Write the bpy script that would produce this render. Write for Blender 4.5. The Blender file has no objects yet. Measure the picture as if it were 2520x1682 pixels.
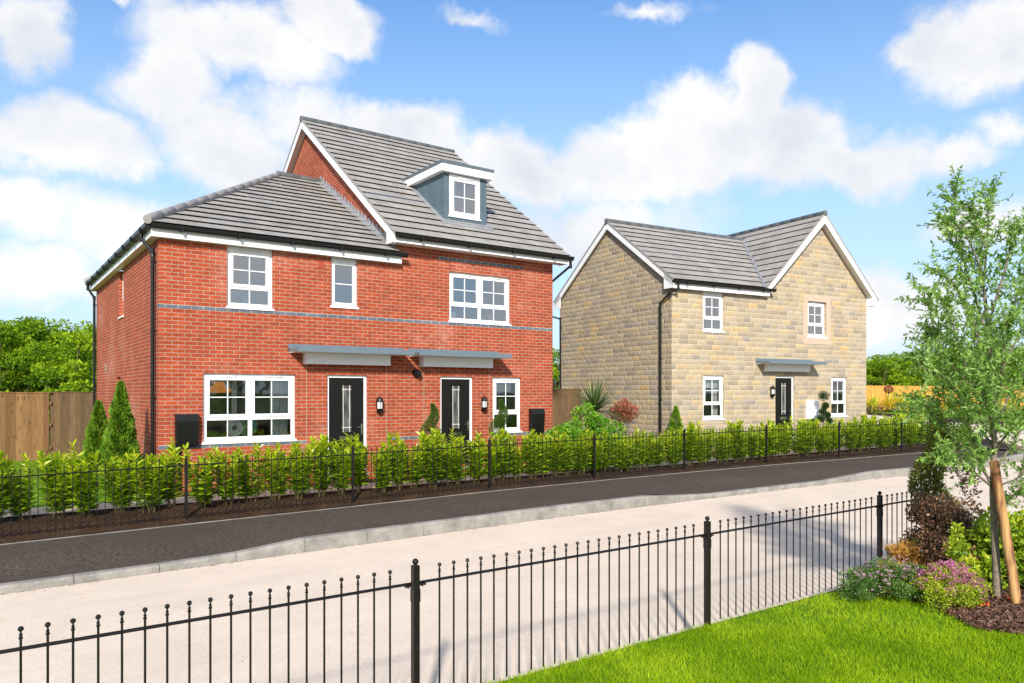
import bpy, math, random
from mathutils import Vector, Matrix
R = math.radians
rnd = random.Random(11)
SC = bpy.context.scene
COL = SC.collection
CAM_H = 2.2
def zr(z): return z + CAM_H            # heights were surveyed relative to the eye, 2.2 m above the road

# ------------------------------------------------------------------ camera
F_PX, CX, HY = 1845.0, 1260.0, 966.5
A = math.atan2(2585, 1845)
fw = (math.cos(A), math.sin(A)); rt = (math.sin(A), -math.cos(A))
cam = bpy.data.cameras.new('camera'); camo = bpy.data.objects.new('camera', cam); COL.objects.link(camo)
cam.sensor_width = 36; cam.lens = 36 * F_PX / 2520; cam.shift_y = (HY - 841) / 2520
cam.clip_start = 0.1; cam.clip_end = 5000
camo.location = (0, 0, CAM_H); camo.rotation_euler = (R(90), 0, A - R(90))
SC.camera = camo

def ray(x, y):
    u = (x - CX) / F_PX
    return (fw[0] + u * rt[0], fw[1] + u * rt[1], -(y - HY) / F_PX)
def W(x, y, d):
    r = ray(x, y); return Vector((r[0] * d, r[1] * d, r[2] * d + CAM_H))
def G(x, y, zrel):
    r = ray(x, y); t = zrel / r[2]; return Vector((r[0] * t, r[1] * t, zrel + CAM_H))

def ip(x, t):
    if x <= t[0][0]: return t[0][1]
    for (a, b), (c, d) in zip(t, t[1:]):
        if x <= c: return b + (d - b) * (x - a) / (c - a)
    return t[-1][1]
def sm(x, a, b):
    t = max(0.0, min(1.0, (x - a) / (b - a))); return t * t * (3 - 2 * t)

# ------------------------------------------------------------------ mesh builder
class MB:
    def __init__(s): s.v = []; s.f = []; s.m = []; s.u = []; s.sm = []
    def face(s, pts, mat=0, uv=None, smooth=False):
        i = len(s.v); s.v.extend([tuple(p) for p in pts]); s.f.append(tuple(range(i, i + len(pts))))
        s.m.append(mat); s.sm.append(smooth)
        if uv is None:
            a, b, c = Vector(pts[0]), Vector(pts[1]), Vector(pts[2])
            n = (b - a).cross(c - a)
            ax, ay, az = abs(n.x), abs(n.y), abs(n.z)
            if az >= ax and az >= ay: uv = [(p[0], p[1]) for p in pts]
            elif ax >= ay: uv = [(p[1], p[2]) for p in pts]
            else: uv = [(p[0], p[2]) for p in pts]
        s.u.append(list(uv))
    def box(s, x0, x1, y0, y1, z0, z1, mat=0, skip=''):
        P = lambda x, y, z: (x, y, z)
        if 'f' not in skip: s.face([P(x0, y0, z0), P(x1, y0, z0), P(x1, y0, z1), P(x0, y0, z1)], mat)
        if 'b' not in skip: s.face([P(x1, y1, z0), P(x0, y1, z0), P(x0, y1, z1), P(x1, y1, z1)], mat)
        if 'l' not in skip: s.face([P(x0, y1, z0), P(x0, y0, z0), P(x0, y0, z1), P(x0, y1, z1)], mat)
        if 'r' not in skip: s.face([P(x1, y0, z0), P(x1, y1, z0), P(x1, y1, z1), P(x1, y0, z1)], mat)
        if 't' not in skip: s.face([P(x0, y0, z1), P(x1, y0, z1), P(x1, y1, z1), P(x0, y1, z1)], mat)
        if 'u' not in skip: s.face([P(x0, y1, z0), P(x1, y1, z0), P(x1, y0, z0), P(x0, y0, z0)], mat)
    def prism(s, poly, off, mat=0):
        """closed slab: polygon (3-D points) pushed by the vector off"""
        o = Vector(off); a = [Vector(p) for p in poly]; b = [p + o for p in a]
        s.face(a, mat); s.face(list(reversed(b)), mat)
        n = len(a)
        for i in range(n): s.face([a[(i + 1) % n], a[i], b[i], b[(i + 1) % n]], mat)
    def tube(s, pts, r, n=8, mat=0, cap=True, smooth=True):
        pts = [Vector(p) for p in pts]; rr = r if isinstance(r, (list, tuple)) else [r] * len(pts)
        rings = []; up = Vector((0, 0, 1)); prev = None
        for i, p in enumerate(pts):
            if i == 0: d = pts[1] - p
            elif i == len(pts) - 1: d = p - pts[i - 1]
            else: d = (pts[i + 1] - p).normalized() + (p - pts[i - 1]).normalized()
            if d.length < 1e-9: d = Vector((0, 0, 1))
            d.normalize()
            if prev is None:
                a = d.cross(up)
                if a.length < 1e-3: a = d.cross(Vector((1, 0, 0)))
            else:
                a = prev - d * prev.dot(d)
                if a.length < 1e-6: a = d.cross(up)
            a.normalize(); prev = a; b = d.cross(a)
            rings.append([p + (a * math.cos(2 * math.pi * k / n) + b * math.sin(2 * math.pi * k / n)) * rr[i] for k in range(n)])
        i0 = len(s.v)
        for ring in rings: s.v.extend([tuple(q) for q in ring])
        for i in range(len(rings) - 1):
            for k in range(n):
                k2 = (k + 1) % n
                s.f.append((i0 + i * n + k, i0 + i * n + k2, i0 + (i + 1) * n + k2, i0 + (i + 1) * n + k)); s.m.append(mat); s.sm.append(smooth)
                s.u.append([(k / n, i * .3), ((k + 1) / n, i * .3), ((k + 1) / n, i * .3 + .3), (k / n, i * .3 + .3)])
        if cap:
            for ring in (list(reversed(rings[0])), rings[-1]): s.face(ring, mat)
    def lathe(s, prof, c=(0, 0, 0), n=12, mat=0, smooth=True):
        c = Vector(c)
        for (r0, z0), (r1, z1) in zip(prof, prof[1:]):
            for k in range(n):
                a0 = 2 * math.pi * k / n; a1 = 2 * math.pi * (k + 1) / n
                q = [c + Vector((r0 * math.cos(a0), r0 * math.sin(a0), z0)), c + Vector((r0 * math.cos(a1), r0 * math.sin(a1), z0)),
                     c + Vector((r1 * math.cos(a1), r1 * math.sin(a1), z1)), c + Vector((r1 * math.cos(a0), r1 * math.sin(a0), z1))]
                if r0 < 1e-6: q = [q[0], q[2], q[3]]
                elif r1 < 1e-6: q = [q[0], q[1], q[2]]
                s.face(q, mat, smooth=smooth)
    def ball(s, c, r, n=10, mat=0, sz=1.0):
        m = max(5, n // 2 + 1)
        s.lathe([(r * math.sin(math.pi * i / m), -r * sz * math.cos(math.pi * i / m)) for i in range(m + 1)], c, n, mat)
    def build(s, name, mats, parent=None, loc=None, rot=None):
        me = bpy.data.meshes.new(name); me.from_pydata(s.v, [], s.f)
        if not isinstance(mats, (list, tuple)): mats = [mats]
        for m in mats: me.materials.append(m)
        me.polygons.foreach_set('material_index', s.m)
        me.polygons.foreach_set('use_smooth', s.sm)
        uvl = me.uv_layers.new(name='UVMap'); flat = []
        for u in s.u:
            for a in u: flat.extend((a[0], a[1]))
        uvl.data.foreach_set('uv', flat); me.update()
        o = bpy.data.objects.new(name, me); COL.objects.link(o)
        if parent is not None: o.parent = parent
        if loc is not None: o.location = loc
        if rot is not None: o.rotation_euler = (0, 0, rot)
        return o

def tag(o, label=None, cat=None, group=None, kind=None):
    if label: o['label'] = label
    if cat: o['category'] = cat
    if group: o['group'] = group
    if kind: o['kind'] = kind
    return o
def empty(name, loc, rot=0, parent=None):
    o = bpy.data.objects.new(name, None); COL.objects.link(o); o.location = loc; o.rotation_euler = (0, 0, rot)
    o.empty_display_size = .3
    if parent is not None: o.parent = parent
    return o
def copy_tree(o, parent=None):
    c = o.copy(); COL.objects.link(c)
    if parent is not None: c.parent = parent
    for ch in [x for x in COL.objects if x.parent == o]: copy_tree(ch, c)
    return c

# ------------------------------------------------------------------ materials
class NT:
    def __init__(s, name):
        s.m = bpy.data.materials.new(name); s.m.use_nodes = True; s.t = s.m.node_tree; s.N = s.t.nodes; s.N.clear()
        s.out = s.N.new('ShaderNodeOutputMaterial')
    def n(s, typ, **k):
        x = s.N.new('ShaderNode' + typ)
        for a, b in k.items():
            if a == 'ins':
                for c, d in b.items(): s.set(x, c, d)
            else: setattr(x, a, b)
        return x
    def set(s, x, key, val):
        inp = x.inputs[key]
        if isinstance(val, bpy.types.NodeSocket): s.t.links.new(val, inp)
        else: inp.default_value = val
    def math(s, op, a, b=0.0, c=0.0, clamp=False):
        x = s.n('Math', operation=op, use_clamp=clamp)
        s.set(x, 0, a); s.set(x, 1, b)
        if op in ('MULTIPLY_ADD', 'SMOOTH_MAX', 'SMOOTH_MIN', 'WRAP', 'COMPARE'): s.set(x, 2, c)
        return x.outputs[0]
    def mix(s, fac, a, b, blend='MIX'):
        x = s.n('Mix', data_type='RGBA', blend_type=blend); s.set(x, 0, fac); s.set(x, 6, a); s.set(x, 7, b); return x.outputs[2]
    def noise(s, vec, scale, detail=3, rough=.55, out=0, dim='3D'):
        x = s.n('TexNoise', noise_dimensions=dim); 
        if vec is not None: s.set(x, 'Vector', vec)
        s.set(x, 'Scale', scale); s.set(x, 'Detail', detail); s.set(x, 'Roughness', rough); return x.outputs[out]
    def ramp(s, fac, stops, interp='LINEAR'):
        x = s.n('ValToRGB'); s.set(x, 0, fac); cr = x.color_ramp; cr.interpolation = interp
        while len(cr.elements) > 1: cr.elements.remove(cr.elements[-1])
        cr.elements[0].position = stops[0][0]; cr.elements[0].color = c4(stops[0][1])
        for p, c in stops[1:]: e = cr.elements.new(p); e.color = c4(c)
        return x.outputs[0]
    def mr(s, v, a, b, c, d, clamp=True):
        x = s.n('MapRange', clamp=clamp); s.set(x, 0, v); s.set(x, 1, a); s.set(x, 2, b); s.set(x, 3, c); s.set(x, 4, d); return x.outputs[0]
    def bump(s, h, strength=.3, dist=.01):
        x = s.n('Bump'); s.set(x, 'Height', h); s.set(x, 'Strength', strength); s.set(x, 'Distance', dist); return x.outputs[0]
    def pbr(s, col, rough=.6, spec=.4, metal=0, normal=None, **k):
        x = s.n('BsdfPrincipled'); s.set(x, 'Base Color', c4(col) if isinstance(col, tuple) else col)
        s.set(x, 'Roughness', rough); s.set(x, 'Specular IOR Level', spec); s.set(x, 'Metallic', metal)
        if normal is not None: s.set(x, 'Normal', normal)
        for a, b in k.items(): s.set(x, a, b)
        return x.outputs[0]
    def fin(s, sh): s.t.links.new(sh, s.out.inputs[0]); return s.m
    def uv(s): return s.n('UVMap', uv_map='UVMap').outputs[0]
    def obj(s): return s.n('TexCoord').outputs['Object']
    def xyz(s, v): x = s.n('SeparateXYZ'); s.set(x, 0, v); return x.outputs
    def comb(s, a, b, c=0.0): x = s.n('CombineXYZ'); s.set(x, 0, a); s.set(x, 1, b); s.set(x, 2, c); return x.outputs[0]
def c4(c): return (c[0], c[1], c[2], 1) if len(c) == 3 else c

def simple(name, col, rough=.5, spec=.4, metal=0, var=.0, vscale=6, bump=0, bscale=60):
    t = NT(name); base = c4(col); nrm = None
    if var:
        f = t.mr(t.noise(t.obj(), vscale, 4), .3, .7, 1 - var, 1 + var)
        base = t.mix(1.0, c4(col), t.comb(f, f, f), 'MULTIPLY')
    if bump: nrm = t.bump(t.noise(t.obj(), bscale, 3), bump, .01)
    return t.fin(t.pbr(base, rough, spec, metal, nrm))

def brick_mat(name, c1, c2, mortar, w=.225, h=.075, mo=.0075, dark=.5):
    t = NT(name); uv = t.uv()
    b = t.n('TexBrick', offset=.5, offset_frequency=2)
    jit = t.noise(t.obj(), 14, 2, out=1)
    vj = t.n('VectorMath', operation='MULTIPLY_ADD'); t.set(vj, 0, jit); vj.inputs[1].default_value = (.006, .006, 0); t.set(vj, 2, uv)
    t.set(b, 'Vector', vj.outputs[0]); t.set(b, 'Scale', 1.0); t.set(b, 'Brick Width', w); t.set(b, 'Row Height', h)
    t.set(b, 'Mortar Size', mo); t.set(b, 'Mortar Smooth', .15); t.set(b, 'Bias', -.1)
    t.set(b, 'Color1', c4(c1)); t.set(b, 'Color2', c4(c2)); t.set(b, 'Mortar', c4(mortar))
    big = t.noise(t.obj(), .55, 3); fine = t.noise(t.obj(), 42, 4, .7); med = t.noise(t.obj(), 6, 3)
    f = t.mr(t.math('ADD', t.math('MULTIPLY', fine, .65), t.math('MULTIPLY', med, .35)), .3, .7, .76, 1.22)
    uu = t.xyz(vj.outputs[0]); rw = t.math('FLOOR', t.math('DIVIDE', uu[1], h)); par = t.math('MULTIPLY', t.math('FRACT', t.math('MULTIPLY', rw, .5)), 1.0)
    cl = t.math('FLOOR', t.math('ADD', t.math('DIVIDE', uu[0], w), par)); wnb = t.n('TexWhiteNoise', noise_dimensions='2D'); t.set(wnb, 'Vector', t.comb(cl, rw))
    f = t.math('MULTIPLY', f, t.math('ADD', t.mr(wnb.outputs[0], 0, 1, .87, 1.12), t.mr(big, .35, .65, -.07, .07)))
    col = t.mix(1.0, b.outputs[0], t.comb(f, f, f), 'MULTIPLY')
    # efflorescence: faint pale bloom in patches
    bl = t.math('MULTIPLY', t.mr(big, .56, .72, 0, .38), t.mr(med, .4, .65, .2, 1))
    col = t.mix(bl, col, (.52, .36, .3, 1))
    hgt = t.math('ADD', t.math('MULTIPLY', b.outputs[1], -1.0), t.math('MULTIPLY', fine, .55))
    return t.fin(t.pbr(col, .85, .25, 0, t.bump(hgt, .75, .008)))

def stone_mat(name):
    t = NT(name); u = t.xyz(t.uv()); RH = .15
    wob = t.math('MULTIPLY', t.math('SUBTRACT', t.noise(t.obj(), 9, 2), .5), .012)
    v = t.math('ADD', u[1], wob)
    row = t.math('FLOOR', t.math('DIVIDE', v, RH))
    fv = t.math('FRACT', t.math('DIVIDE', v, RH))
    wn = t.n('TexWhiteNoise', noise_dimensions='1D'); t.set(wn, 'W', row)
    ww = t.math('ADD', t.math('MULTIPLY', t.math('ADD', u[0], wob), 2.75), t.math('MULTIPLY', wn.outputs[0], 37.0))
    vo = t.n('TexVoronoi', voronoi_dimensions='1D', feature='F1'); t.set(vo, 'W', ww); t.set(vo, 'Scale', 1.0); t.set(vo, 'Randomness', .75)
    ve = t.n('TexVoronoi', voronoi_dimensions='1D', feature='DISTANCE_TO_EDGE'); t.set(ve, 'W', ww); t.set(ve, 'Scale', 1.0); t.set(ve, 'Randomness', .75)
    idc = t.xyz(vo.outputs['Color'])
    wn2 = t.n('TexWhiteNoise', noise_dimensions='2D'); t.set(wn2, 'Vector', t.comb(idc[0], row))
    rv = wn2.outputs[0]
    col = t.ramp(rv, [(0, (.29, .24, .18)), (.18, (.39, .315, .215)), (.36, (.42, .35, .25)), (.52, (.34, .285, .215)), (.70, (.47, .355, .20)), (.82, (.43, .36, .265)), (.92, (.28, .25, .215)), (1, (.52, .36, .165))])
    n1 = t.noise(t.obj(), 30, 5, .7); n2 = t.noise(t.obj(), 5, 3)
    ff = t.mr(n1, .3, .7, .74, 1.24); col = t.mix(1.0, col, t.comb(ff, ff, ff), 'MULTIPLY')
    gr = t.mr(n2, .5, .72, 0, .4); col = t.mix(gr, col, (.33, .27, .2, 1))
    ev = t.math('MINIMUM', fv, t.math('SUBTRACT', 1.0, fv))
    mh = t.mr(ev, .0, .075, 1, 0); mv = t.mr(ve.outputs['Distance'], .0, .028, 1, 0)
    mo = t.math('MAXIMUM', mh, mv)
    col = t.mix(t.math('MULTIPLY', mo, .85), col, (.55, .47, .36, 1))
    dome = t.math('MULTIPLY', t.mr(ev, 0, .3, 0, 1), t.mr(ve.outputs['Distance'], 0, .14, 0, 1))
    h = t.math('ADD', t.math('MULTIPLY', dome, 1.0), t.math('MULTIPLY', t.noise(t.obj(), 17, 4, .62), 1.5))
    return t.fin(t.pbr(col, .9, .2, 0, t.bump(h, .75, .015)))

def tile_mat(name, k=1.0):
    t = NT(name); uv = t.uv(); u = t.xyz(uv)
    b = t.n('TexBrick', offset=.5, offset_frequency=2); t.set(b, 'Vector', uv); t.set(b, 'Scale', 1.0)
    t.set(b, 'Brick Width', .33); t.set(b, 'Row Height', 1.0); t.set(b, 'Mortar Size', .0028); t.set(b, 'Mortar Smooth', .3)
    t.set(b, 'Color1', c4((.27 * k, .25 * k, .233 * k))); t.set(b, 'Color2', c4((.33 * k, .307 * k, .287 * k))); t.set(b, 'Mortar', c4((.10, .095, .09)))
    f = t.mr(t.noise(t.obj(), 2.2, 5, .6), .3, .7, .86, 1.14); col = t.mix(1.0, b.outputs[0], t.comb(f, f, f), 'MULTIPLY')
    st = t.noise(t.comb(t.math('MULTIPLY', u[0], 9.0), t.math('MULTIPLY', u[1], .8)), 1.0, 3)
    col = t.mix(t.mr(st, .64, .74, 0, .3), col, (.46, .45, .45, 1))
    return t.fin(t.pbr(col, .62, .35, 0, t.bump(t.noise(t.obj(), 90, 2), .12, .004)))

def leaf_mat(name, stops, trans=.35, rough=.45, spec=.35):
    """leaf colour varies leaf by leaf (uv.x) and by clump (uv.y)"""
    t = NT(name); u = t.xyz(t.uv())
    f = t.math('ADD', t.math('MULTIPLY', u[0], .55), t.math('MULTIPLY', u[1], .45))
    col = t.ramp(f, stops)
    p = t.pbr(col, rough, spec)
    tr = t.n('BsdfTranslucent'); bright = t.mix(1.0, col, (1.25, 1.3, .6, 1), 'MULTIPLY'); t.set(tr, 0, bright)
    mx = t.n('MixShader'); t.set(mx, 0, trans); t.set(mx, 1, p); t.set(mx, 2, tr.outputs[0])
    return t.fin(mx.outputs[0])

def glass_mat(name, tint=(.8, .84, .84), base=.22):
    t = NT(name)
    tr = t.n('BsdfTransparent'); t.set(tr, 0, c4(tint))
    gl = t.n('BsdfGlossy'); t.set(gl, 0, (.95, .97, 1, 1)); t.set(gl, 'Roughness', .015)
    wav = t.bump(t.noise(t.obj(), 1.3, 2), .05, .02); t.set(gl, 'Normal', wav)
    fr = t.n('Fresnel'); t.set(fr, 0, 1.5)
    mx = t.n('MixShader'); t.set(mx, 0, t.math('ADD', t.math('MULTIPLY', fr.outputs[0], 1.6), base, clamp=True)); t.set(mx, 1, tr.outputs[0]); t.set(mx, 2, gl.outputs[0])
    return t.fin(mx.outputs[0])

M = {}
M['brick'] = brick_mat('red_brick', (.37, .064, .022), (.30, .048, .018), (.37, .24, .18))
M['band'] = brick_mat('blue_brick', (.105, .13, .175), (.13, .15, .19), (.45, .36, .30))
M['stone'] = stone_mat('buff_stone')
M['surround'] = simple('stone_surround', (.52, .38, .29), .85, .2, 0, .10, 12, .25, 120)
M['tile'] = tile_mat('roof_tile')
M['ridge'] = simple('ridge_tile', (.30, .285, .27), .6, .35, 0, .12, 8)
M['ridge_shaded'] = simple('shaded_ridge_tile', (.12, .125, .13), .5, .4, 0, .12, 8)  # same ridge tile, darkened: shade from its facing painted into the colour
M['lip'] = simple('tile_lip_shade', (.07, .066, .064), .9, .1)  # shade in the gap below each tile edge, put into the colour
M['white'] = simple('white_upvc', (.83, .83, .84), .32, .5)
M['soffit'] = simple('soffit_board', (.74, .70, .66), .5, .4)
M['black'] = simple('black_upvc', (.009, .009, .009), .3, .35)
M['iron'] = simple('black_painted_iron', (.010, .008, .008), .36, .35, 0, .2, 30)
M['grp'] = simple('blue_grey_canopy', (.125, .165, .20), .42, .45, 0, .06, 20)
M['render'] = simple('blue_grey_render', (.085, .125, .155), .8, .3, 0, .12, 3, .25, 90)
M['dormer_roof'] = simple('slate_grey_membrane', (.10, .125, .15), .5, .4)
M['lead'] = simple('lead_sheet', (.33, .35, .38), .5, .5, .3, .25, 14, .4, 30)
M['joint'] = simple('mortar_joint', (.36, .26, .21), .9)
M['glass'] = glass_mat('window_glass')
M['chrome'] = simple('chrome', (.75, .72, .68), .18, .5, 1)
M['room'] = simple('room_paint', (.22, .20, .17), .9, .1, 0, .2, 1.5)
M['curtain'] = simple('curtain_cloth', (.75, .74, .70), .9, .1, 0, .1, 10)
M['blind'] = simple('blind_cloth', (.17, .17, .165), .8, .2, 0, .05, 10)
def door_mat():
    t = NT('black_composite_door'); o = t.xyz(t.obj())
    g = t.noise(t.comb(t.math('MULTIPLY', o[0], 60), 0.0, t.math('MULTIPLY', o[2], 5)), 1.0, 3)
    return t.fin(t.pbr((.007, .0065, .0065), .5, .25, 0, t.bump(g, .25, .004)))
M['door'] = door_mat()
def leaded():
    t = NT('leaded_obscure_glass')
    o = t.xyz(t.obj()); c = t.ramp(t.noise(t.comb(t.math('MULTIPLY', o[0], 22.0), 0.0, t.math('MULTIPLY', o[2], 2.5)), 1.0, 2), [(.35, (.035, .035, .035)), (.5, (.085, .085, .08)), (.7, (.22, .21, .20))])  # upright streaks are reflections painted into the glass colour
    return t.fin(t.pbr(c, .3, .4, 0))
M['leaded'] = leaded()
M['glass_low'] = glass_mat('ground_floor_window_glass', (.86, .88, .87), .09)
M['glass_up'] = glass_mat('upstairs_window_glass', (.8, .84, .84), .27)
def wood_mat(name, c1, c2, knot, w=.125, grain=1.35):
    t = NT(name); uv = t.uv(); u = t.xyz(uv)
    bd = t.math('FLOOR', t.math('DIVIDE', u[0], w)); wn = t.n('TexWhiteNoise', noise_dimensions='1D'); t.set(wn, 'W', bd)
    g = t.noise(t.comb(t.math('MULTIPLY', u[0], 55.0), t.math('ADD', t.math('MULTIPLY', u[1], 2.2), t.math('MULTIPLY', wn.outputs[0], 30.0)), bd), 1.0, 4)
    col = t.mix(wn.outputs[0], c4(c1), c4(c2)); f = t.mr(g, .3, .7, 1 - .25 * grain, 1 + .25 * grain)
    col = t.mix(1.0, col, t.comb(f, f, f), 'MULTIPLY')
    vo = t.n('TexVoronoi', feature='F1'); t.set(vo, 'Vector', t.comb(t.math('MULTIPLY', u[0], 8.0), t.math('MULTIPLY', u[1], 2.6), bd)); t.set(vo, 'Scale', 1.0); t.set(vo, 'Randomness', 1.0)
    kn = t.mr(vo.outputs[0], .06, .20, .9, 0); col = t.mix(kn, col, c4(knot))
    return t.fin(t.pbr(col, .8, .2, 0, t.bump(g, .3, .004)))
M['timber'] = wood_mat('brown_fence_board', (.30, .175, .078), (.165, .092, .04), (.07, .035, .015))
M['timber_dark'] = wood_mat('dark_fence_board', (.19, .12, .064), (.125, .082, .046), (.07, .04, .02))  # darker brown board colour, even over a whole fence section
M['timber_new'] = wood_mat('new_orange_fence_board', (.66, .33, .075), (.58, .28, .065), (.3, .12, .03))
def soil_mat(name, c1, c2, c3, sc=1.0):
    t = NT(name); o = t.obj(); n1 = t.noise(o, 38 * sc, 4, .7); n2 = t.noise(o, 3, 3)
    f = t.math('ADD', t.math('MULTIPLY', n1, .75), t.math('MULTIPLY', n2, .25))
    return t.fin(t.pbr(t.ramp(f, [(.35, c1), (.5, c2), (.62, c3)]), .95, .1, 0, t.bump(n1, 1.0, .04)))
M['soil'] = soil_mat('bark_mulch_soil', (.022, .013, .009), (.055, .032, .02), (.12, .07, .042))
def asphalt():
    t = NT('dark_asphalt'); o = t.obj(); n1 = t.noise(o, 85, 2, .6); n2 = t.noise(o, 22, 3, .6); n3 = t.noise(o, .7, 3)
    c = t.ramp(t.math('ADD', t.math('MULTIPLY', n1, .6), t.math('MULTIPLY', n2, .4)), [(.36, (.034, .024, .018)), (.5, (.074, .055, .043)), (.6, (.108, .084, .068)), (.7, (.21, .185, .17))])
    f = t.mr(n3, .3, .7, .9, 1.1); c = t.mix(1.0, c, t.comb(f, f, f), 'MULTIPLY')
    return t.fin(t.pbr(c, .9, .2, 0, t.bump(n1, .8, .01)))
M['asphalt'] = asphalt()
def roadm():
    t = NT('pale_road_surface'); o = t.obj(); n1 = t.noise(o, 60, 4, .65); n2 = t.noise(o, 1.1, 5, .6); n3 = t.noise(o, 7, 4)
    vo = t.n('TexVoronoi', feature='F1'); t.set(vo, 'Vector', o); t.set(vo, 'Scale', 11.0); t.set(vo, 'Randomness', 1.0)
    c = t.ramp(n1, [(.3, (.57, .465, .37)), (.5, (.68, .565, .46)), (.7, (.75, .64, .535))])
    f = t.mr(n2, .3, .7, .92, 1.07); c = t.mix(1.0, c, t.comb(f, f, f), 'MULTIPLY')
    st = t.noise(t.comb(t.math('MULTIPLY', t.xyz(o)[0], .35), t.math('MULTIPLY', t.xyz(o)[1], 2.4)), 1.0, 4)
    c = t.mix(t.mr(st, .52, .72, 0, .30), c, (.55, .45, .36, 1)); c = t.mix(t.mr(n3, .60, .75, 0, .34), c, (.50, .37, .26, 1))
    sp = t.math('MULTIPLY', t.mr(vo.outputs[0], .05, .10, 1, 0), t.mr(n3, .48, .55, 0, .75))
    c = t.mix(sp, c, (.26, .17, .11, 1))
    return t.fin(t.pbr(c, .92, .2, 0, t.bump(n1, .45, .008)))
M['road'] = roadm()
def kerbm():
    t = NT('concrete_kerb'); o = t.obj(); n1 = t.noise(o, 50, 4, .6); n2 = t.noise(o, 3.2, 4, .65)
    c = t.ramp(n2, [(.3, (.17, .16, .145)), (.5, (.25, .235, .215)), (.72, (.34, .32, .295))])
    f = t.mr(n1, .3, .7, .86, 1.12); c = t.mix(1.0, c, t.comb(f, f, f), 'MULTIPLY')
    return t.fin(t.pbr(c, .85, .25, 0, t.bump(n1, .3, .005)))
M['kerb'] = kerbm()
def pavingm():
    t = NT('buff_paving_slabs'); o = t.obj()
    b = t.n('TexBrick', offset=.5); t.set(b, 'Vector', o); t.set(b, 'Scale', 1.0); t.set(b, 'Brick Width', .6); t.set(b, 'Row Height', .45); t.set(b, 'Mortar Size', .006)
    t.set(b, 'Color1', (.76, .57, .42, 1)); t.set(b, 'Color2', (.70, .52, .39, 1)); t.set(b, 'Mortar', (.45, .35, .27, 1))
    n = t.noise(o, 25, 3); f = t.mr(n, .3, .7, .93, 1.07)
    return t.fin(t.pbr(t.mix(1.0, b.outputs[0], t.comb(f, f, f), 'MULTIPLY'), .85, .2, 0, t.bump(n, .2, .004)))
M['paving'] = pavingm()
def grassm(name, a, b, c):
    t = NT(name); o = t.obj(); n1 = t.noise(o, 2.2, 4, .6); n2 = t.noise(o, 70, 3, .7)
    f = t.math('ADD', t.math('MULTIPLY', n1, .6), t.math('MULTIPLY', n2, .4))
    return t.fin(t.pbr(t.ramp(f, [(.34, a), (.5, b), (.66, c)]), .8, .15, 0, t.bump(n2, .9, .03)))
M['lawn'] = grassm('lawn_turf', (.07, .16, .006), (.13, .26, .008), (.20, .35, .012))
M['land'] = grassm('rough_ground', (.05, .08, .02), (.07, .11, .025), (.10, .13, .04))
M['bark'] = simple('grey_bark', (.20, .165, .125), .9, .15, 0, .3, 22, .8, 60)
M['bark2'] = simple('brown_bark', (.11, .075, .05), .9, .15, 0, .3, 16, .8, 60)
def stakem():
    t = NT('peeled_log'); o = t.xyz(t.obj()); n = t.noise(t.comb(t.math('MULTIPLY', o[0], 9.0), t.math('MULTIPLY', o[1], 9.0), t.math('MULTIPLY', o[2], 1.6)), 1.0, 4)
    g = t.noise(t.comb(t.math('MULTIPLY', o[0], 60.0), t.math('MULTIPLY', o[1], 60.0), t.math('MULTIPLY', o[2], 4.0)), 1.0, 3)
    c = t.ramp(n, [(.40, (.46, .27, .11)), (.47, (.34, .18, .075)), (.52, (.17, .075, .035))]); f = t.mr(g, .3, .7, .85, 1.15)
    return t.fin(t.pbr(t.mix(1.0, c, t.comb(f, f, f), 'MULTIPLY'), .75, .25, 0, t.bump(g, .3, .004)))
M['log'] = stakem()
g = lambda *a: a
M['laurel'] = leaf_mat('laurel_leaf', [(0, g(.04, .105, .006)), (.3, g(.12, .24, .008)), (.6, g(.31, .44, .012)), (1, g(.60, .62, .03))], .42, .32, .4)
M['thuja'] = leaf_mat('thuja_leaf', [(0, g(.03, .09, .006)), (.5, g(.12, .25, .012)), (1, g(.33, .46, .04))], .35, .6)
M['yew'] = leaf_mat('dark_conifer_leaf', [(0, g(.008, .022, .006)), (.5, g(.022, .058, .014)), (1, g(.07, .13, .03))], .2, .6)
M['yew2'] = leaf_mat('clipped_conifer_leaf', [(0, g(.02, .055, .008)), (.5, g(.06, .13, .015)), (1, g(.15, .25, .03))], .3, .6)
M['goldspiral'] = leaf_mat('gold_conifer_leaf', [(0, g(.02, .04, .008)), (.45, g(.08, .12, .012)), (.8, g(.24, .22, .02)), (1, g(.42, .30, .03))], .25, .6)
M['tree_l'] = leaf_mat('maple_leaf', [(0, g(.03, .075, .005)), (.4, g(.12, .24, .008)), (.75, g(.30, .44, .012)), (1, g(.48, .58, .03))], .42, .6, .2)
M['ash'] = leaf_mat('pale_small_leaf', [(0, g(.09, .18, .035)), (.4, g(.20, .36, .07)), (.75, g(.36, .54, .14)), (1, g(.56, .70, .30))], .45, .4, .4)
M['purple'] = leaf_mat('dark_purple_leaf', [(0, g(.035, .03, .024)), (.45, g(.10, .06, .042)), (.75, g(.22, .11, .06)), (1, g(.50, .26, .14))], .15, .45)
M['orangey'] = leaf_mat('golden_conifer', [(0, g(.20, .11, .025)), (.5, g(.50, .27, .06)), (1, g(.75, .46, .16))], .35, .6)
M['spirea_g'] = leaf_mat('spirea_leaf', [(0, g(.03, .07, .018)), (.5, g(.09, .18, .035)), (1, g(.22, .33, .07))], .3)
M['spirea_y'] = leaf_mat('lime_spirea_leaf', [(0, g(.08, .13, .01)), (.5, g(.30, .40, .02)), (1, g(.58, .60, .05))], .35)
M['pink'] = leaf_mat('pink_flower', [(0, g(.34, .09, .20)), (.5, g(.54, .17, .33)), (1, g(.72, .34, .50))], .2)
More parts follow.
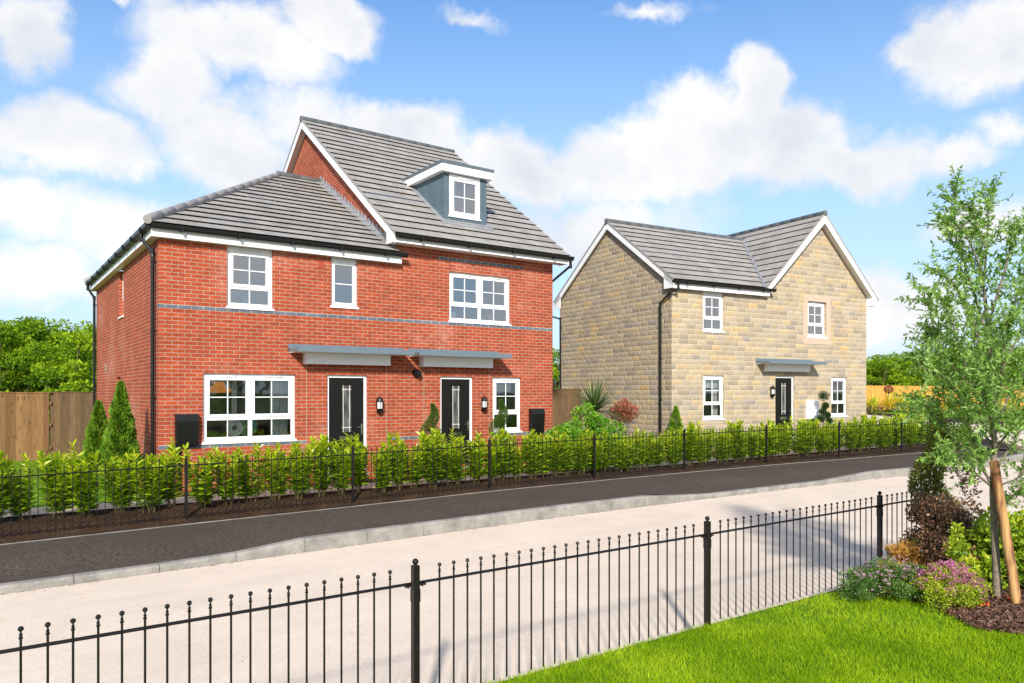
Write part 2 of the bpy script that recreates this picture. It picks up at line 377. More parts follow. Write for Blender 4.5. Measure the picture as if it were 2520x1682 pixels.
M['pale_pink'] = leaf_mat('pale_pink_flower', [(0, g(.35, .20, .30)), (1, g(.66, .42, .55))], .25)
M['yellowleaf'] = leaf_mat('yellow_green_leaf', [(0, g(.05, .12, .01)), (.4, g(.20, .32, .015)), (.8, g(.48, .55, .03)), (1, g(.70, .66, .08))], .35)
M['redleaf'] = leaf_mat('photinia_leaf', [(0, g(.07, .09, .025)), (.35, g(.26, .09, .05)), (.75, g(.60, .20, .13)), (1, g(.80, .50, .40))], .3)
M['shrub'] = leaf_mat('bright_shrub_leaf', [(0, g(.02, .08, .008)), (.45, g(.08, .25, .012)), (.85, g(.22, .42, .02)), (1, g(.45, .52, .03))], .35)
M['strap'] = leaf_mat('strap_leaf', [(0, g(.03, .07, .02)), (.5, g(.08, .14, .04)), (1, g(.26, .32, .14))], .25)
M['straplime'] = leaf_mat('lime_strap_leaf', [(0, g(.30, .36, .02)), (.5, g(.62, .60, .05)), (1, g(.85, .75, .2))], .4)
M['grey_leaf'] = leaf_mat('grey_leaf', [(0, g(.08, .10, .06)), (1, g(.26, .29, .2))], .3)
M['red_fl'] = simple('red_petal', (.62, .015, .008), .5, .3)
M['yel_fl'] = simple('yellow_petal', (.85, .50, .01), .5, .3)
M['orange_fl'] = leaf_mat('orange_flower', [(0, g(.62, .42, .03)), (1, g(.90, .74, .12))], .3)
M['blade'] = leaf_mat('grass_blade', [(0, g(.13, .24, .004)), (.5, g(.27, .42, .005)), (1, g(.52, .62, .03))], .45, .6, .15)
M['chip'] = leaf_mat('bark_chip', [(0, g(.035, .018, .012)), (.5, g(.12, .06, .04)), (.9, g(.24, .13, .09)), (1, g(.45, .30, .22))], 0, .8)
M['stem'] = simple('green_brown_stem', (.10, .08, .03), .8, .2)
M['pot'] = simple('dark_planter', (.03, .03, .032), .5, .4)
M['orange_wood'] = simple('rattan', (.80, .26, .05), .7, .3)
lg = NT('lit_wicker'); pb = lg.n('BsdfPrincipled'); pb.inputs['Base Color'].default_value = (.5, .16, .03, 1); pb.inputs['Emission Color'].default_value = (1, .33, .05, 1); pb.inputs['Emission Strength'].default_value = .28; M['lamp_glow'] = lg.fin(pb.outputs[0])
M['brownwood'] = simple('brown_wood', (.16, .075, .035), .5, .4, 0, .2, 8)
M['teal'] = simple('teal_ceramic', (.10, .36, .27), .3, .5, 0, .2, 8)
M['cream'] = simple('cream_ceramic', (.82, .80, .74), .4, .5)
M['pampas'] = leaf_mat('pampas', [(0, g(.35, .30, .22)), (1, g(.60, .54, .42))], .3)

# ------------------------------------------------------------------ sun, sky, clouds
SUN = Vector((-.72, -1.0, .70)).normalized()      # direction towards the sun
el = math.asin(SUN.z)
ld = bpy.data.lights.new('sun', 'SUN'); ld.energy = 4.7; ld.angle = R(3.0); ld.color = (1.0, .94, .84)
lo = bpy.data.objects.new('sun', ld); COL.objects.link(lo); lo.rotation_euler = SUN.to_track_quat('Z', 'Y').to_euler(); lo.location = (0, 0, 30)

wd = bpy.data.worlds.new('World'); SC.world = wd; wd.use_nodes = True
t = NT.__new__(NT); t.t = wd.node_tree; t.N = t.t.nodes; t.N.clear()
wo = t.N.new('ShaderNodeOutputWorld')
sky = t.n('TexSky', sky_type='NISHITA', sun_disc=False); sky.sun_elevation = el
sky.sun_rotation = math.atan2(SUN.x, SUN.y); sky.air_density = 1.0; sky.dust_density = .6; sky.ozone_density = 2.5
dirv = t.n('TexCoord').outputs['Generated']; dx = t.xyz(dirv)
az = t.math('ARCTAN2', dx[1], dx[0]); elv = t.math('ARCSINE', dx[2])
wn = t.noise(dirv, 3.2, 6, .6, out=1); wsep = t.xyz(wn)
wn2 = t.noise(dirv, 11.0, 6, .62, out=1); wsep2 = t.xyz(wn2)
ax_ = t.math('ADD', az, t.math('ADD', t.math('MULTIPLY', t.math('SUBTRACT', wsep[0], .5), .16), t.math('MULTIPLY', t.math('SUBTRACT', wsep2[0], .5), .07)))
ey_ = t.math('ADD', elv, t.math('ADD', t.math('MULTIPLY', t.math('SUBTRACT', wsep[1], .5), .14), t.math('MULTIPLY', t.math('SUBTRACT', wsep2[1], .5), .07)))
P = t.comb(ax_, ey_)
# cloud banks: (x, y, rx, ry, weight) surveyed from the photo, stored as azimuth / elevation
banks = [(600, 150, 270, 110, 1.2), (850, 80, 130, 85, 1.25), (430, 240, 180, 110, 1.15), (160, 360, 240, 95, 1.1), (30, 90, 110, 110, .9), (280, 5, 150, 28, .7),
         (40, 520, 160, 80, .9), (560, 380, 190, 110, .95), (760, 330, 160, 100, .9), (330, 560, 200, 90, .75), (100, 700, 260, 80, .7),
         (1000, 345, 180, 95, 1.35), (1160, 440, 160, 100, 1.3), (1300, 410, 170, 115, 1.4), (1500, 410, 200, 115, 1.4), (1700, 380, 190, 135, 1.45), (1880, 250, 90, 105, 1.4),
         (1960, 370, 210, 125, 1.4), (2150, 400, 200, 90, 1.2), (2330, 370, 160, 40, .7), (1450, 560, 300, 90, .7), (2260, 120, 100, 60, .95), (2430, 100, 230, 140, 1.25), (2480, 290, 120, 50, .6),
         (2230, 760, 220, 110, 1.0), (1180, 46, 70, 22, .40), (1570, 55, 95, 20, .38), (2450, 560, 130, 60, .7)]
dens = None
for (bx, by, brx, bry, bw) in banks:
    r0 = ray(bx, by); a0 = math.atan2(r0[1], r0[0]); hyp = math.hypot(r0[0], r0[1]); e0 = math.atan2(r0[2], hyp)
    ra = brx / F_PX / (hyp * hyp); re = bry / F_PX / hyp * math.cos(e0) ** 2
    m = t.n('VectorMath', operation='MULTIPLY_ADD'); t.set(m, 0, P); m.inputs[1].default_value = (1 / ra, 1 / re, 0); m.inputs[2].default_value = (-a0 / ra, -e0 / re, 0)
    L = t.n('VectorMath', operation='LENGTH'); t.set(L, 0, m.outputs[0])
    b = t.math('MULTIPLY_ADD', L.outputs['Value'], -bw * .98, bw * 1.02)
    dens = b if dens is None else t.math('MAXIMUM', dens, b)
# loose cloud in the half of the sky behind the viewer
back = t.math('ADD', t.math('MULTIPLY', dx[0], -fw[0]), t.math('MULTIPLY', dx[1], -fw[1]))
bn = t.mr(t.noise(dirv, 2.1, 5, .55), .42, .62, -.3, 1.0)
dens = t.math('MAXIMUM', dens, t.math('SUBTRACT', bn, t.mr(back, -.35, .15, 1.4, 0)))
dn = t.noise(dirv, 9.0, 9, .62)
dens = t.math('ADD', dens, t.math('MULTIPLY', t.math('SUBTRACT', dn, .5), 1.5))
cov = t.n('MapRange', interpolation_type='SMOOTHSTEP'); t.set(cov, 0, dens); t.set(cov, 1, -.16); t.set(cov, 2, .56); t.set(cov, 3, 0.0); t.set(cov, 4, .96)
low = t.mr(elv, .0, .50, .92, 0)                       # thin milky haze above the horizon
covf = cov.outputs[0]
shade = t.math('ADD', t.mr(t.noise(dirv, 4.2, 7, .62), .42, .62, 0, .75), t.mr(dens, .5, 1.3, 0, .25))
ccol = t.mix(shade, (1.0, .985, .965, 1), (.71, .745, .81, 1))
skyc = t.mix(1.0, sky.outputs[0], (.82, 1.12, 1.34, 1), 'MULTIPLY')
skyc = t.mix(low, skyc, (4.0, 4.85, 5.7, 1))
b1 = t.n('Background'); t.set(b1, 0, skyc); t.set(b1, 1, .125)
b2 = t.n('Background'); t.set(b2, 0, ccol); t.set(b2, 1, .78)
mx = t.n('MixShader'); t.set(mx, 0, covf); t.set(mx, 1, b1.outputs[0]); t.set(mx, 2, b2.outputs[0])
t.t.links.new(mx.outputs[0], wo.inputs[0])
try: wd.cycles.sampling_method = 'MANUAL'; wd.cycles.sample_map_resolution = 512
except Exception: pass
vs = SC.view_settings; vs.view_transform = 'Standard'; vs.look = 'None'; vs.exposure = 0.45; vs.gamma = 1
SC.cycles.max_bounces = 6; SC.cycles.transparent_max_bounces = 10

# ------------------------------------------------------------------ terrain
RR = [(0, -2.25), (4, -2.19), (8, -2.13), (14, -2.08), (20, -2.03), (24, -1.99), (28, -1.93), (35, -1.8), (45, -1.68), (60, -1.6)]
def rr(X): return ip(X, RR) + CAM_H
IR = [(14, -1.88), (20, -1.82), (23, -1.75), (26, -1.66), (30, -1.56), (35, -1.45), (44, -1.32), (51, -1.22), (80, -1.2)]
def gg(X, Y):
    d = X * fw[0] + Y * fw[1]; k = sm(X, 12, 20)
    return (-1.88) * (1 - k) + ip(d, IR) * k + CAM_H
KY = [(-15, 10.1), (0, 10.09), (3.4, 10.03), (8, 9.95), (11, 9.85), (12.7, 9.76), (16, 9.6), (17.5, 9.48), (18.9, 9.28), (20.3, 9.1), (22, 9.0), (24.5, 9.08), (25.5, 9.25)]
FY = [(-15, 12.5), (2.65, 12.44), (5.4, 12.4), (8.3, 12.4), (11, 12.34), (13.8, 12.22), (16.7, 12.02), (19.6, 11.72), (22.45, 11.45), (25.2, 11.2), (30, 10.8)]
ky = lambda X: ip(X, KY); fy = lambda X: ip(X, FY)
UP = [(-15, .095), (2.6, .095), (3.5, .19), (10.5, .19), (11.3, .085), (15.9, .085), (17.0, .18), (40, .18)]
def base_z(X, Y):
    near = -1.99 + CAM_H; street = rr(X) - .10; gar = gg(X, Y) - .05
    a = sm(Y, 4.0, 4.4); b = sm(Y, fy(X) - .6, fy(X) + .6)
    z = near * (1 - a) + street * a
    return z * (1 - b) + gar * b
def lines(a, b, s): n = max(1, int(round((b - a) / s))); return [a + (b - a) * i / n for i in range(n + 1)]
xs = [-1500, -400, -120, -50] + lines(-20, 60, 1.0) + [75, 100, 160, 400, 1500]
ys = [-1500, -300, -80, -20, -5, 0, 2, 3.5] + lines(4.0, 15, .25) + lines(15.5, 60, 2.0) + [80, 120, 200, 500, 1500]
def grid(name, xs, ys, zf, mat, kind='structure'):
    m = MB(); i0 = 0
    for y in ys:
        for x in xs: m.v.append((x, y, zf(x, y)))
    nx = len(xs)
    for j in range(len(ys) - 1):
        for i in range(nx - 1):
            a = j * nx + i; m.f.append((a, a + 1, a + nx + 1, a + nx)); m.m.append(0); m.sm.append(True); m.u.append([(0, 0)] * 4)
    return tag(m.build(name, mat), kind=kind)
grid('ground', xs, ys, base_z, M['land'])
def strip(name, xl, y0, y1, zf, mat, nv=4, kind='structure'):
    """sheet between two kerb-like curves; zf(X, Y, t) with t across the strip"""
    m = MB()
    for x in xl:
        for j in range(nv + 1):
            tt = j / nv; y = y0(x) * (1 - tt) + y1(x) * tt; m.v.append((x, y, zf(x, y, tt)))
    k = nv + 1
    for i in range(len(xl) - 1):
        for j in range(nv):
            a = i * k + j; m.f.append((a, a + k, a + k + 1, a + 1)); m.m.append(0); m.sm.append(True); m.u.append([(0, 0)] * 4)
    return tag(m.build(name, mat), kind=kind)
xl = lines(-15, 60, .5)
strip('road', xl, lambda x: 4.17, lambda x: ky(x) - .002 if x < 25.5 else ky(25.5) + (x - 25.5) * .9, lambda x, y, t: rr(x), M['road'], 6)
xp = lines(-15, 25.5, .3)
strip('pavement', xp, lambda x: ky(x) + .127, lambda x: fy(x) - .28, lambda x, y, t: rr(x) + (ip(x, UP) - .012) * (1 - sm(t, 0, .5)) + .20 * sm(t, 0, .5), M['asphalt'], 8)
m = MB()
pa = [(25.4, 9.45), (26.3, 10.05), (28.4, 11.35), (30.6, 13.9), (27.5, 14.2), (25.4, 11.2)]; pc = (27.3, 12.0)
for a_, b_ in zip(pa, pa[1:] + pa[:1]): m.face([(x, y, max(gg(x, y) + .03, rr(x) + .18)) for x, y in (a_, b_, pc)]); tag(m.build('pavement', M['asphalt']), kind='structure')
# kerb stones, one by one with open joints
def arc(fn, x0, x1, step):
    out = [(x0, fn(x0))]; x = x0
    while x < x1:
        dx_ = step / math.hypot(1, (fn(x + .1) - fn(x)) / .1); x += dx_; out.append((x, fn(x)))
    return out
m = MB(); kp = arc(ky, -6.4, 25.0, .915) + [(25.9, 9.55), (26.5, 10.15), (27.2, 10.6), (27.9, 11.0), (28.5, 11.5), (29.0, 12.2), (29.6, 12.9), (30.2, 13.6)]
for (x0, y0), (x1, y1) in zip(kp, kp[1:]):
    d = Vector((x1 - x0, y1 - y0, 0)); L = d.length; d.normalize(); nrm = Vector((-d.y, d.x, 0)); gp = .004
    a = Vector((x0, y0, 0)) + d * gp; b = Vector((x0, y0, 0)) + d * (L - gp)
    def prof(p, jit):
        zb = rr(p.x) - .02; h = zb + .02 + ip(p.x, UP)
        return [(p.x, p.y, zb), (p.x, p.y, h - .03), (p.x + nrm.x * .006, p.y + nrm.y * .006, h - .010), (p.x + nrm.x * .02, p.y + nrm.y * .02, h), (p.x + nrm.x * .125, p.y + nrm.y * .125, h + .002), (p.x + nrm.x * .125, p.y + nrm.y * .125, zb)]
    A_, B_ = prof(a, 0), prof(b, 0)
    for i in range(5): m.face([A_[i], B_[i], B_[i + 1], A_[i + 1]])
    m.face(list(reversed(A_))); m.face(B_)
tag(m.build('kerb', M['kerb']), kind='structure')
m = MB(); rg = random.Random(44)
for _ in range(1500):
    x = rg.uniform(-2, 26); y = ky(x) - abs(rg.gauss(0, .035)) - .004 if rg.random() < .85 else rg.uniform(4.4, ky(x) - .1)
    s_ = rg.uniform(.004, .014) * (1 if y > ky(x) - .15 else .6); a = rg.uniform(0, 6.28); z = rr(x) + .002; c, sn = math.cos(a) * s_, math.sin(a) * s_; k = rg.uniform(.3, .7); uvv = (rg.random(), rg.random())
    m.face([(x - c, y - sn, z), (x + sn * k, y - c * k, z + s_ * .5), (x + c, y + sn, z), (x - sn * k, y + c * k, z + s_ * .4)], uv=[uvv] * 4)
tag(m.build('road_grit', M['chip']), 'brown grit and leaf litter gathered along the kerb', 'grit', kind='stuff')
# thin pale edging behind the pavement
m = MB()
for x0, x1 in zip(xp, xp[1:]):
    y0, y1 = fy(x0) - .28, fy(x1) - .28; z0, z1 = rr(x0) + .208, rr(x1) + .208
    m.face([(x0, y0, z0), (x1, y1, z1), (x1, y1 + .035, z1), (x0, y0 + .035, z0)]); m.face([(x0, y0, z0 - .03), (x1, y1, z1 - .03), (x1, y1, z1), (x0, y0, z0)])
tag(m.build('pavement_edging', M['kerb']), kind='structure')
def nz(x, y, s=1.0): 
    from mathutils import noise as N_
    return N_.noise(Vector((x * s, y * s, 3.3)))
def hedge_z(x, y):
    k = sm(y, fy(x) - .25, fy(x) + .8); return (rr(x) + .205) * (1 - k) + (gg(x, y) + .01) * k + (.035) * math.sin(math.pi * min(1, max(0, (y - fy(x) + .25) / 1.25))) + .025 * nz(x, y, 3.5)
strip('planting_bed', lines(-15, 25.3, .12), lambda x: fy(x) - .245, lambda x: fy(x) + 1.02, lambda x, y, t: hedge_z(x, y), M['soil'], 12)
strip('garden_path', lines(-15, 25, .5), lambda x: fy(x) + .98, lambda x: fy(x) + 1.78, lambda x, y, t: gg(x, y) + .03, M['paving'], 3)
strip('front_bed', lines(2.3, 25, .4), lambda x: fy(x) + 1.78, lambda x: 15.6, lambda x, y, t: gg(x, y) + .01 + .02 * nz(x, y, 3), M['soil'], 6)
strip('side_lawn', lines(-15, 2.3, .5), lambda x: fy(x) + 1.78, lambda x: 25.4, lambda x, y, t: gg(x, y) + .012, M['lawn'], 14)
# right hand side: pale drive, grass bank and bed beyond
def poly_sheet(name, near, far, mat, n=1, lift=.0):
    m = MB()
    for i in range(len(near) - 1): m.face([near[i], near[i + 1], far[i + 1], far[i]])
    return tag(m.build(name, mat), kind='structure')
def GG(x, y, off):
    z = -1.6
    for _ in range(40): p = G(x, y, z); z = .5 * z + .5 * (gg(p.x, p.y) + off - CAM_H)
    return G(x, y, z)
nearp = [GG(2050, 1034, .02), GG(2180, 1046, .02), GG(2325, 1066, .022), GG(2438, 1083, .022), GG(2560, 1108, .022), GG(2800, 1160, .022)]
farp = [G(2050, 1016, -1.30), G(2160, 1023, -1.33), G(2236, 1031, -1.38), G(2432, 1047, -1.44), G(2560, 1060, -1.50), G(2800, 1086, -1.6)]
poly_sheet('driveway', nearp, farp, M['road'])
def to_road(p, k): q = Vector((p.x - fw[0] * k, p.y - fw[1] * k, 0)); q.z = rr(q.x) + .006; return q
near2 = [to_road(nearp[3], .9), to_road(nearp[4], 2.6), to_road(nearp[5], 4.5)]
poly_sheet('driveway', near2, nearp[3:], M['road'])
far2 = [G(2050, 1011.5, -1.24), G(2160, 1016.5, -1.27), G(2236, 1022, -1.32), G(2432, 1035, -1.38), G(2560, 1046, -1.5), G(2800, 1066, -1.5)]
poly_sheet('soil_edge', farp, far2, M['soil'])
far3 = [G(2050, 1006, -1.15), G(2160, 1010, -1.19), G(2236, 1010, -1.2), G(2432, 1012, -1.22), G(2560, 1012, -1.22), G(2800, 1014, -1.25)]
poly_sheet('grass_bank', far2, far3, M['lawn'])
poly_sheet('far_bed', far3, [p + Vector((fw[0], fw[1], 0)) * 9 for p in far3], M['soil'])

# ------------------------------------------------------------------ near lawn and mulch bed
LZ = -1.94 + CAM_H
bed_edge = [(6.75, 4.14), (6.95, 4.05), (7.1, 3.91), (7.12, 3.6), (7.10, 3.3), (6.93, 3.14), (6.72, 2.85), (6.68, 2.7), (6.81, 2.5), (7.2, 2.32), (7.9, 2.15), (9.5, 2.0)]
def edge_x(y):
    e = sorted([(b, a) for a, b in bed_edge]); return ip(y, e)
def in_lawn(x, y): return y < 4.145 and x < edge_x(y)
m = MB(); ysl = lines(-12, 4.12, .2)
for y0, y1 in zip(ysl, ysl[1:]):
    m.face([(-14, y0, LZ), (edge_x(y0), y0, LZ), (edge_x(y1), y1, LZ), (-14, y1, LZ)])
tag(m.build('lawn', M['lawn']), kind='structure')
m = MB()
for y0, y1 in zip(ysl, ysl[1:]):
    for a, b in zip(lines(0, 1, .05), lines(0, 1, .05)[1:]):
        def bp(t_, y): x = edge_x(y) + .0 + (15 - edge_x(y)) * t_ ** 1.6; return (x, y, LZ + .012 + .05 * min(1, (x - edge_x(y)) * 2) + .03 * nz(x, y, 4) * min(1, (x - edge_x(y)) * 4))
        m.face([bp(a, y0), bp(b, y0), bp(b, y1), bp(a, y1)], smooth=True)
tag(m.build('mulch_bed', M['soil']), kind='structure')
m = MB(); m.box(-14, 15, 4.145, 4.17, 0, LZ - .02); tag(m.build('lawn_edging', M['kerb']), kind='structure')
# grass blades where the lawn is near the eye
m = MB(); rg = random.Random(5); cnt = 0
while cnt < 76000:
    d = rg.uniform(3.6, 9.2) if rg.random() < .8 else rg.uniform(4.4, 6.2); u = rg.uniform(-.12, .76)
    x = d * (fw[0] + u * rt[0]); y = d * (fw[1] + u * rt[1])
    if not in_lawn(x + rg.gauss(0, .03), y + rg.gauss(0, .012)) or y > 4.16: continue
    cl = .5 + .9 * nz(x, y, 1.7) + .35 * nz(x, y, 6); c2 = .5 + .5 * nz(x, y, 9)
    h = rg.uniform(.018, .042) * (.75 + .6 * c2) * (1.6 if rg.random() < .04 else 1); w = rg.uniform(.0022, .0042); a = rg.uniform(0, 6.283); le = rg.uniform(.2, .9) * h; la = rg.uniform(0, 6.283)
    ca, sa = math.cos(a) * w, math.sin(a) * w; lx, ly = math.cos(la) * le, math.sin(la) * le
    uvv = (rg.random(), min(1, max(0, cl)))
    m.face([(x - ca, y - sa, LZ), (x + ca, y + sa, LZ), (x + lx, y + ly, LZ + h)], uv=[uvv] * 3); cnt += 1
tag(m.build('grass_blades', M['blade']), 'short bright green lawn grass inside the black railing', 'grass', kind='stuff')
# bark chips
m = MB(); rg = random.Random(8); cnt = 0
while cnt < 9000:
    y = rg.uniform(.8, 4.1); x = edge_x(y) + abs(rg.gauss(0, .55)) * rg.choice([1, 1, 1, 2]) - rg.random() * .08
    if x > 9.5: continue
    z = LZ + .02 + .05 * min(1, max(0, x - edge_x(y)) * 2) + .03 * nz(x, y, 4) * min(1, max(0, (x - edge_x(y))) * 4) + rg.uniform(0, .018)
    l = rg.uniform(.012, .04); w = rg.uniform(.004, .011); a = rg.uniform(0, 6.283)
    rot = Matrix.Rotation(a, 3, 'Z') @ Matrix.Rotation(rg.gauss(0, .4), 3, 'X') @ Matrix.Rotation(rg.gauss(0, .35), 3, 'Y'); c = Vector((x, y, z)); uvv = (rg.random(), rg.random())
    q = [c + rot @ Vector(p) for p in ((-l, -w, 0), (l, -w * .7, 0), (l * .9, w, .003), (-l * .9, w * .8, 0))]
    m.face(q, uv=[uvv] * 4); cnt += 1
tag(m.build('bark_chips', M['chip']), 'brown bark chippings round the tree and the flowering shrubs', 'bark mulch', kind='stuff')

# ------------------------------------------------------------------ black ball-topped railings
def bar(m, x, y, z0, z1, r=.0062, rb=.0130, n=6):
    m.tube([(x, y, z0), (x, y, z1 - .058)], r, n)
    m.lathe([(r, -.062), (.0095, -.058), (.0095, -.052), (r * .9, -.048), (.0085, -.038), (r * .7, -.034), (r * .7, -.024)], (x, y, z1), 8)
    m.ball((x, y, z1 - rb), rb, 10)
def post(x, y, z0, z1, parent, ang=0, w=.0205):
    m = MB(); m.box(-w, w, -w, w, z0 - z0, z1 - z0 - .045); m.lathe([(.009, 0), (.009, .02)], (0, 0, z1 - z0 - .05), 8); m.ball((0, 0, z1 - z0 - .022), .020, 14)
    m.box(-w - .003, w + .003, -w - .003, w + .003, z1 - z0 - .27, z1 - z0 - .19)
    p = m.build('post', M['iron'], parent, (x, y, z0), ang)
    return p
def railing(name, label, pts, z0f, h, nbars, parent_loc, low=.07):
    root = empty(name, parent_loc); tag(root, label, 'railing'); L = Vector(parent_loc)
    for (x, y) in pts: post(x - L.x, y - L.y, z0f(x) - L.z - .05, z0f(x) - L.z + h + .05, root, math.atan2(pts[1][1] - pts[0][1], pts[1][0] - pts[0][0]))
    for i, ((x0, y0), (x1, y1)) in enumerate(zip(pts, pts[1:])):
        a = Vector((x0, y0, z0f(x0))) - L; b = Vector((x1, y1, z0f(x1))) - L; d = (b - a).normalized(); m = MB(); n = nbars[i]
        for rz, rw in ((h - .105, .0095), (low, .008)):
            m.tube([a + d * .028 + Vector((0, 0, rz)), b - d * .028 + Vector((0, 0, rz))], rw, 4, smooth=False)
        ln = (b - a).length; pitch = .1045; g0 = (ln - (n - 1) * pitch) / 2
        for k in range(n):
            p = a + d * (g0 + k * pitch); bar(m, p.x + rnd.gauss(0, .0012), p.y, p.z + .02, p.z + h)
        for s_, e in ((a + d * .03, d), (b - d * .03, -d)):     # clamp brackets
            q = s_ + e * .02 + Vector((0, 0, h - .118)); m.box(q.x - .022, q.x + .022, q.y - .010, q.y + .010, q.z - .006, q.z + .002)
            m.ball((q.x, q.y, q.z - .011), .006, 6)
        m.build('railing_panel', M['iron'], root)
    return root
np_ = [(-6.03, 4.14), (-3.28, 4.14), (-.53, 4.14), (2.22, 4.145), (4.967, 4.15), (7.70, 4.155), (8.72, 4.16)]
railing('metal_railing', 'black ball-topped railing in front, along the edge of the lawn', np_, lambda x: LZ, .86, [24, 24, 24, 24, 24, 8], (2.22, 4.14, LZ), -.012)
fxs = [-5.7, -2.9, -.1, 2.65, 5.4, 8.3, 11.03, 13.79, 16.7, 19.58, 22.45, 25.2]
railing('metal_railing', 'black ball-topped railing across the road, in front of the laurel hedge', [(x, fy(x)) for x in fxs], lambda x: rr(x) + .22, .96, [24] * 11, (11.03, 12.34, rr(11)))

# ------------------------------------------------------------------ board fences
def board_fence(name, label, a, b, ztop_a, ztop_b, zbot, mat, bw=.125, seed=1, posts=None, cap=True):
    """a, b world (x, y); boards are feather-edged and overlap a little"""
    A_ = Vector((a[0], a[1], zbot)); root = empty(name, A_, math.atan2(b[1] - a[1], b[0] - a[0])); tag(root, label, 'fence')
    L = math.hypot(b[0] - a[0], b[1] - a[1]); n = int(L / bw); m = MB(); r_ = random.Random(seed)
    for i in range(n):
        x0 = i * bw; x1 = x0 + bw + .012; zt = (ztop_a + (ztop_b - ztop_a) * i / n) - zbot; j = r_.uniform(-.004, .004); o0, o1 = (-.036 + j, -.012 + j)
        P0 = [(x0, o0, .02), (x1, o1, .02), (x1, o1, zt), (x0, o0, zt)]
        m.face(P0); m.face([(x0, 0, .02), (x0, o0, .02), (x0, o0, zt), (x0, 0, zt)]); m.face([(x0, o0, zt), (x1, o1, zt), (x1, 0, zt), (x0, 0, zt)])
        m.face([(x1, 0, .02), (x0, 0, .02), (x0, 0, zt), (x1, 0, zt)])
    m.build('boards', mat, root)
    if cap:
        m = MB(); za, zb = ztop_a - zbot, ztop_b - zbot
        m.prism([(0, -.045, za), (L, -.045, zb), (L, .02, zb), (0, .02, za)], (0, 0, .022)); m.build('capping_rail', mat, root)
    m = MB(); m.box(0, L, -.036, .01, -.15, .06); m.build('gravel_board', mat, root)
    m = MB()
    for z in (.35, 1.0, 1.6): m.box(0, L, 0, .05, z - .04, z + .04)
    m.build('rail', mat, root)
    return root
zt = CAM_H + .0
board_fence('timber_fence', 'brown vertical board fence at the left edge, behind the side lawn', (-9, 24.62), (1.70, 24.62), zt - .01, zt - .01, gg(0, 24) - .02, M['timber'])
board_fence('timber_fence', 'darker board fence section beside the rear corner of the red house', (1.66, 24.70), (4.4, 24.70), zt, zt, gg(0, 24) - .02, M['timber_dark'], seed=3)
board_fence('timber_fence', 'weathered board fence joining the brick house and the stone house', (12.04, 19.35), (16.82, 19.5), zt + .10, zt + .10, gg(14, 19) - .02, M['timber_dark'], seed=4)
fa, fb = W(2080, 949, 51), W(2700, 956, 55)
board_fence('timber_fence', 'bright orange new board fence far off on the right beyond the drive', (fa.x, fa.y), (fb.x, fb.y), zt + .47, zt + .34, zt - 1.25, M['timber_new'], seed=6)

# ------------------------------------------------------------------ house kit
def wall(m, T, u0, u1, v0, v1, holes=(), depth=.1, mat=0, rmat=None, uo=0.0, vo=0.0):
    us = sorted({u0, u1, *[x for h in holes for x in (h[0], h[1]) if u0 < x < u1]}); vs_ = sorted({v0, v1, *[x for h in holes for x in (h[2], h[3]) if v0 < x < v1]})
    for a, b in zip(us, us[1:]):
        for c, d in zip(vs_, vs_[1:]):
            cu, cv = (a + b) / 2, (c + d) / 2
            if any(h[0] < cu < h[1] and h[2] < cv < h[3] for h in holes): continue
            m.face([T(a, c, 0), T(b, c, 0), T(b, d, 0), T(a, d, 0)], mat, [(a + uo, c + vo), (b + uo, c + vo), (b + uo, d + vo), (a + uo, d + vo)])
    rm = mat if rmat is None else rmat
    for (a, b, c, d) in holes:
        c2 = max(c, v0)
        m.face([T(a, c2, 0), T(a, d, 0), T(a, d, depth), T(a, c2, depth)], rm, [(uo, c2 + vo), (uo, d + vo), (uo + depth, d + vo), (uo + depth, c2 + vo)])
        m.face([T(b, d, 0), T(b, c2, 0), T(b, c2, depth), T(b, d, depth)], rm, [(uo, d + vo), (uo, c2 + vo), (uo + depth, c2 + vo), (uo + depth, d + vo)])
        if d < v1: m.face([T(a, d, 0), T(b, d, 0), T(b, d, depth), T(a, d, depth)], rm, [(a, d), (b, d), (b, d + depth), (a, d + depth)])
        if c > v0: m.face([T(b, c, 0), T(a, c, 0), T(a, c, depth), T(b, c, depth)], rm, [(b, c), (a, c), (a, c - depth), (b, c - depth)])
TF = lambda u, v, d: (u, d, v)

def roof_slope(name, parent, L0, L1, R0, R1, N, mat, th=.044):
    L0, L1, R0, R1 = map(Vector, (L0, L1, R0, R1)); m = MB(); n = (R0 - L0).cross(L1 - L0).normalized()
    if n.z < 0: n = -n
    ax = (R0 - L0).normalized(); upv = n.cross(ax); upv = upv if upv.z > 0 else -upv
    r_ = random.Random(len(name) + N)
    for i in range(N):
        s0, s1 = i / N, (i + 1) / N
        l0, l1, r0, r1 = L0.lerp(L1, s0), L0.lerp(L1, s1), R0.lerp(R1, s0), R0.lerp(R1, s1)
        a = l0 + n * th - upv * .02; b = r0 + n * th - upv * .02; c = r1 + n * .008; d = l1 + n * .008
        U = lambda p: (p - L0).dot(ax)
        # break the course every few tiles so the lips are not ruler-straight
        K = max(1, int((b - a).length / 1.0)); pr = None
        js = [r_.uniform(-.0025, .0025) for _ in range(K + 1)]
        for k in range(K):
            t0, t1 = k / K, (k + 1) / K
            p0, p1 = a.lerp(b, t0) + n * js[k], a.lerp(b, t1) + n * js[k + 1]; q0, q1 = d.lerp(c, t0), d.lerp(c, t1)
            m.face([p0, p1, q1, q0], 0, [(U(p0), i + .01), (U(p1), i + .01), (U(q1), i + .99), (U(q0), i + .99)])
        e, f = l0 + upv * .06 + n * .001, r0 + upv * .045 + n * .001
        m.face([e, f, b, a], 1)                                     # undercut of the lip, its shade painted as a darker colour
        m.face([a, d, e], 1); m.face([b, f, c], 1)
    return m.build(name, [mat, M['lip']], parent)
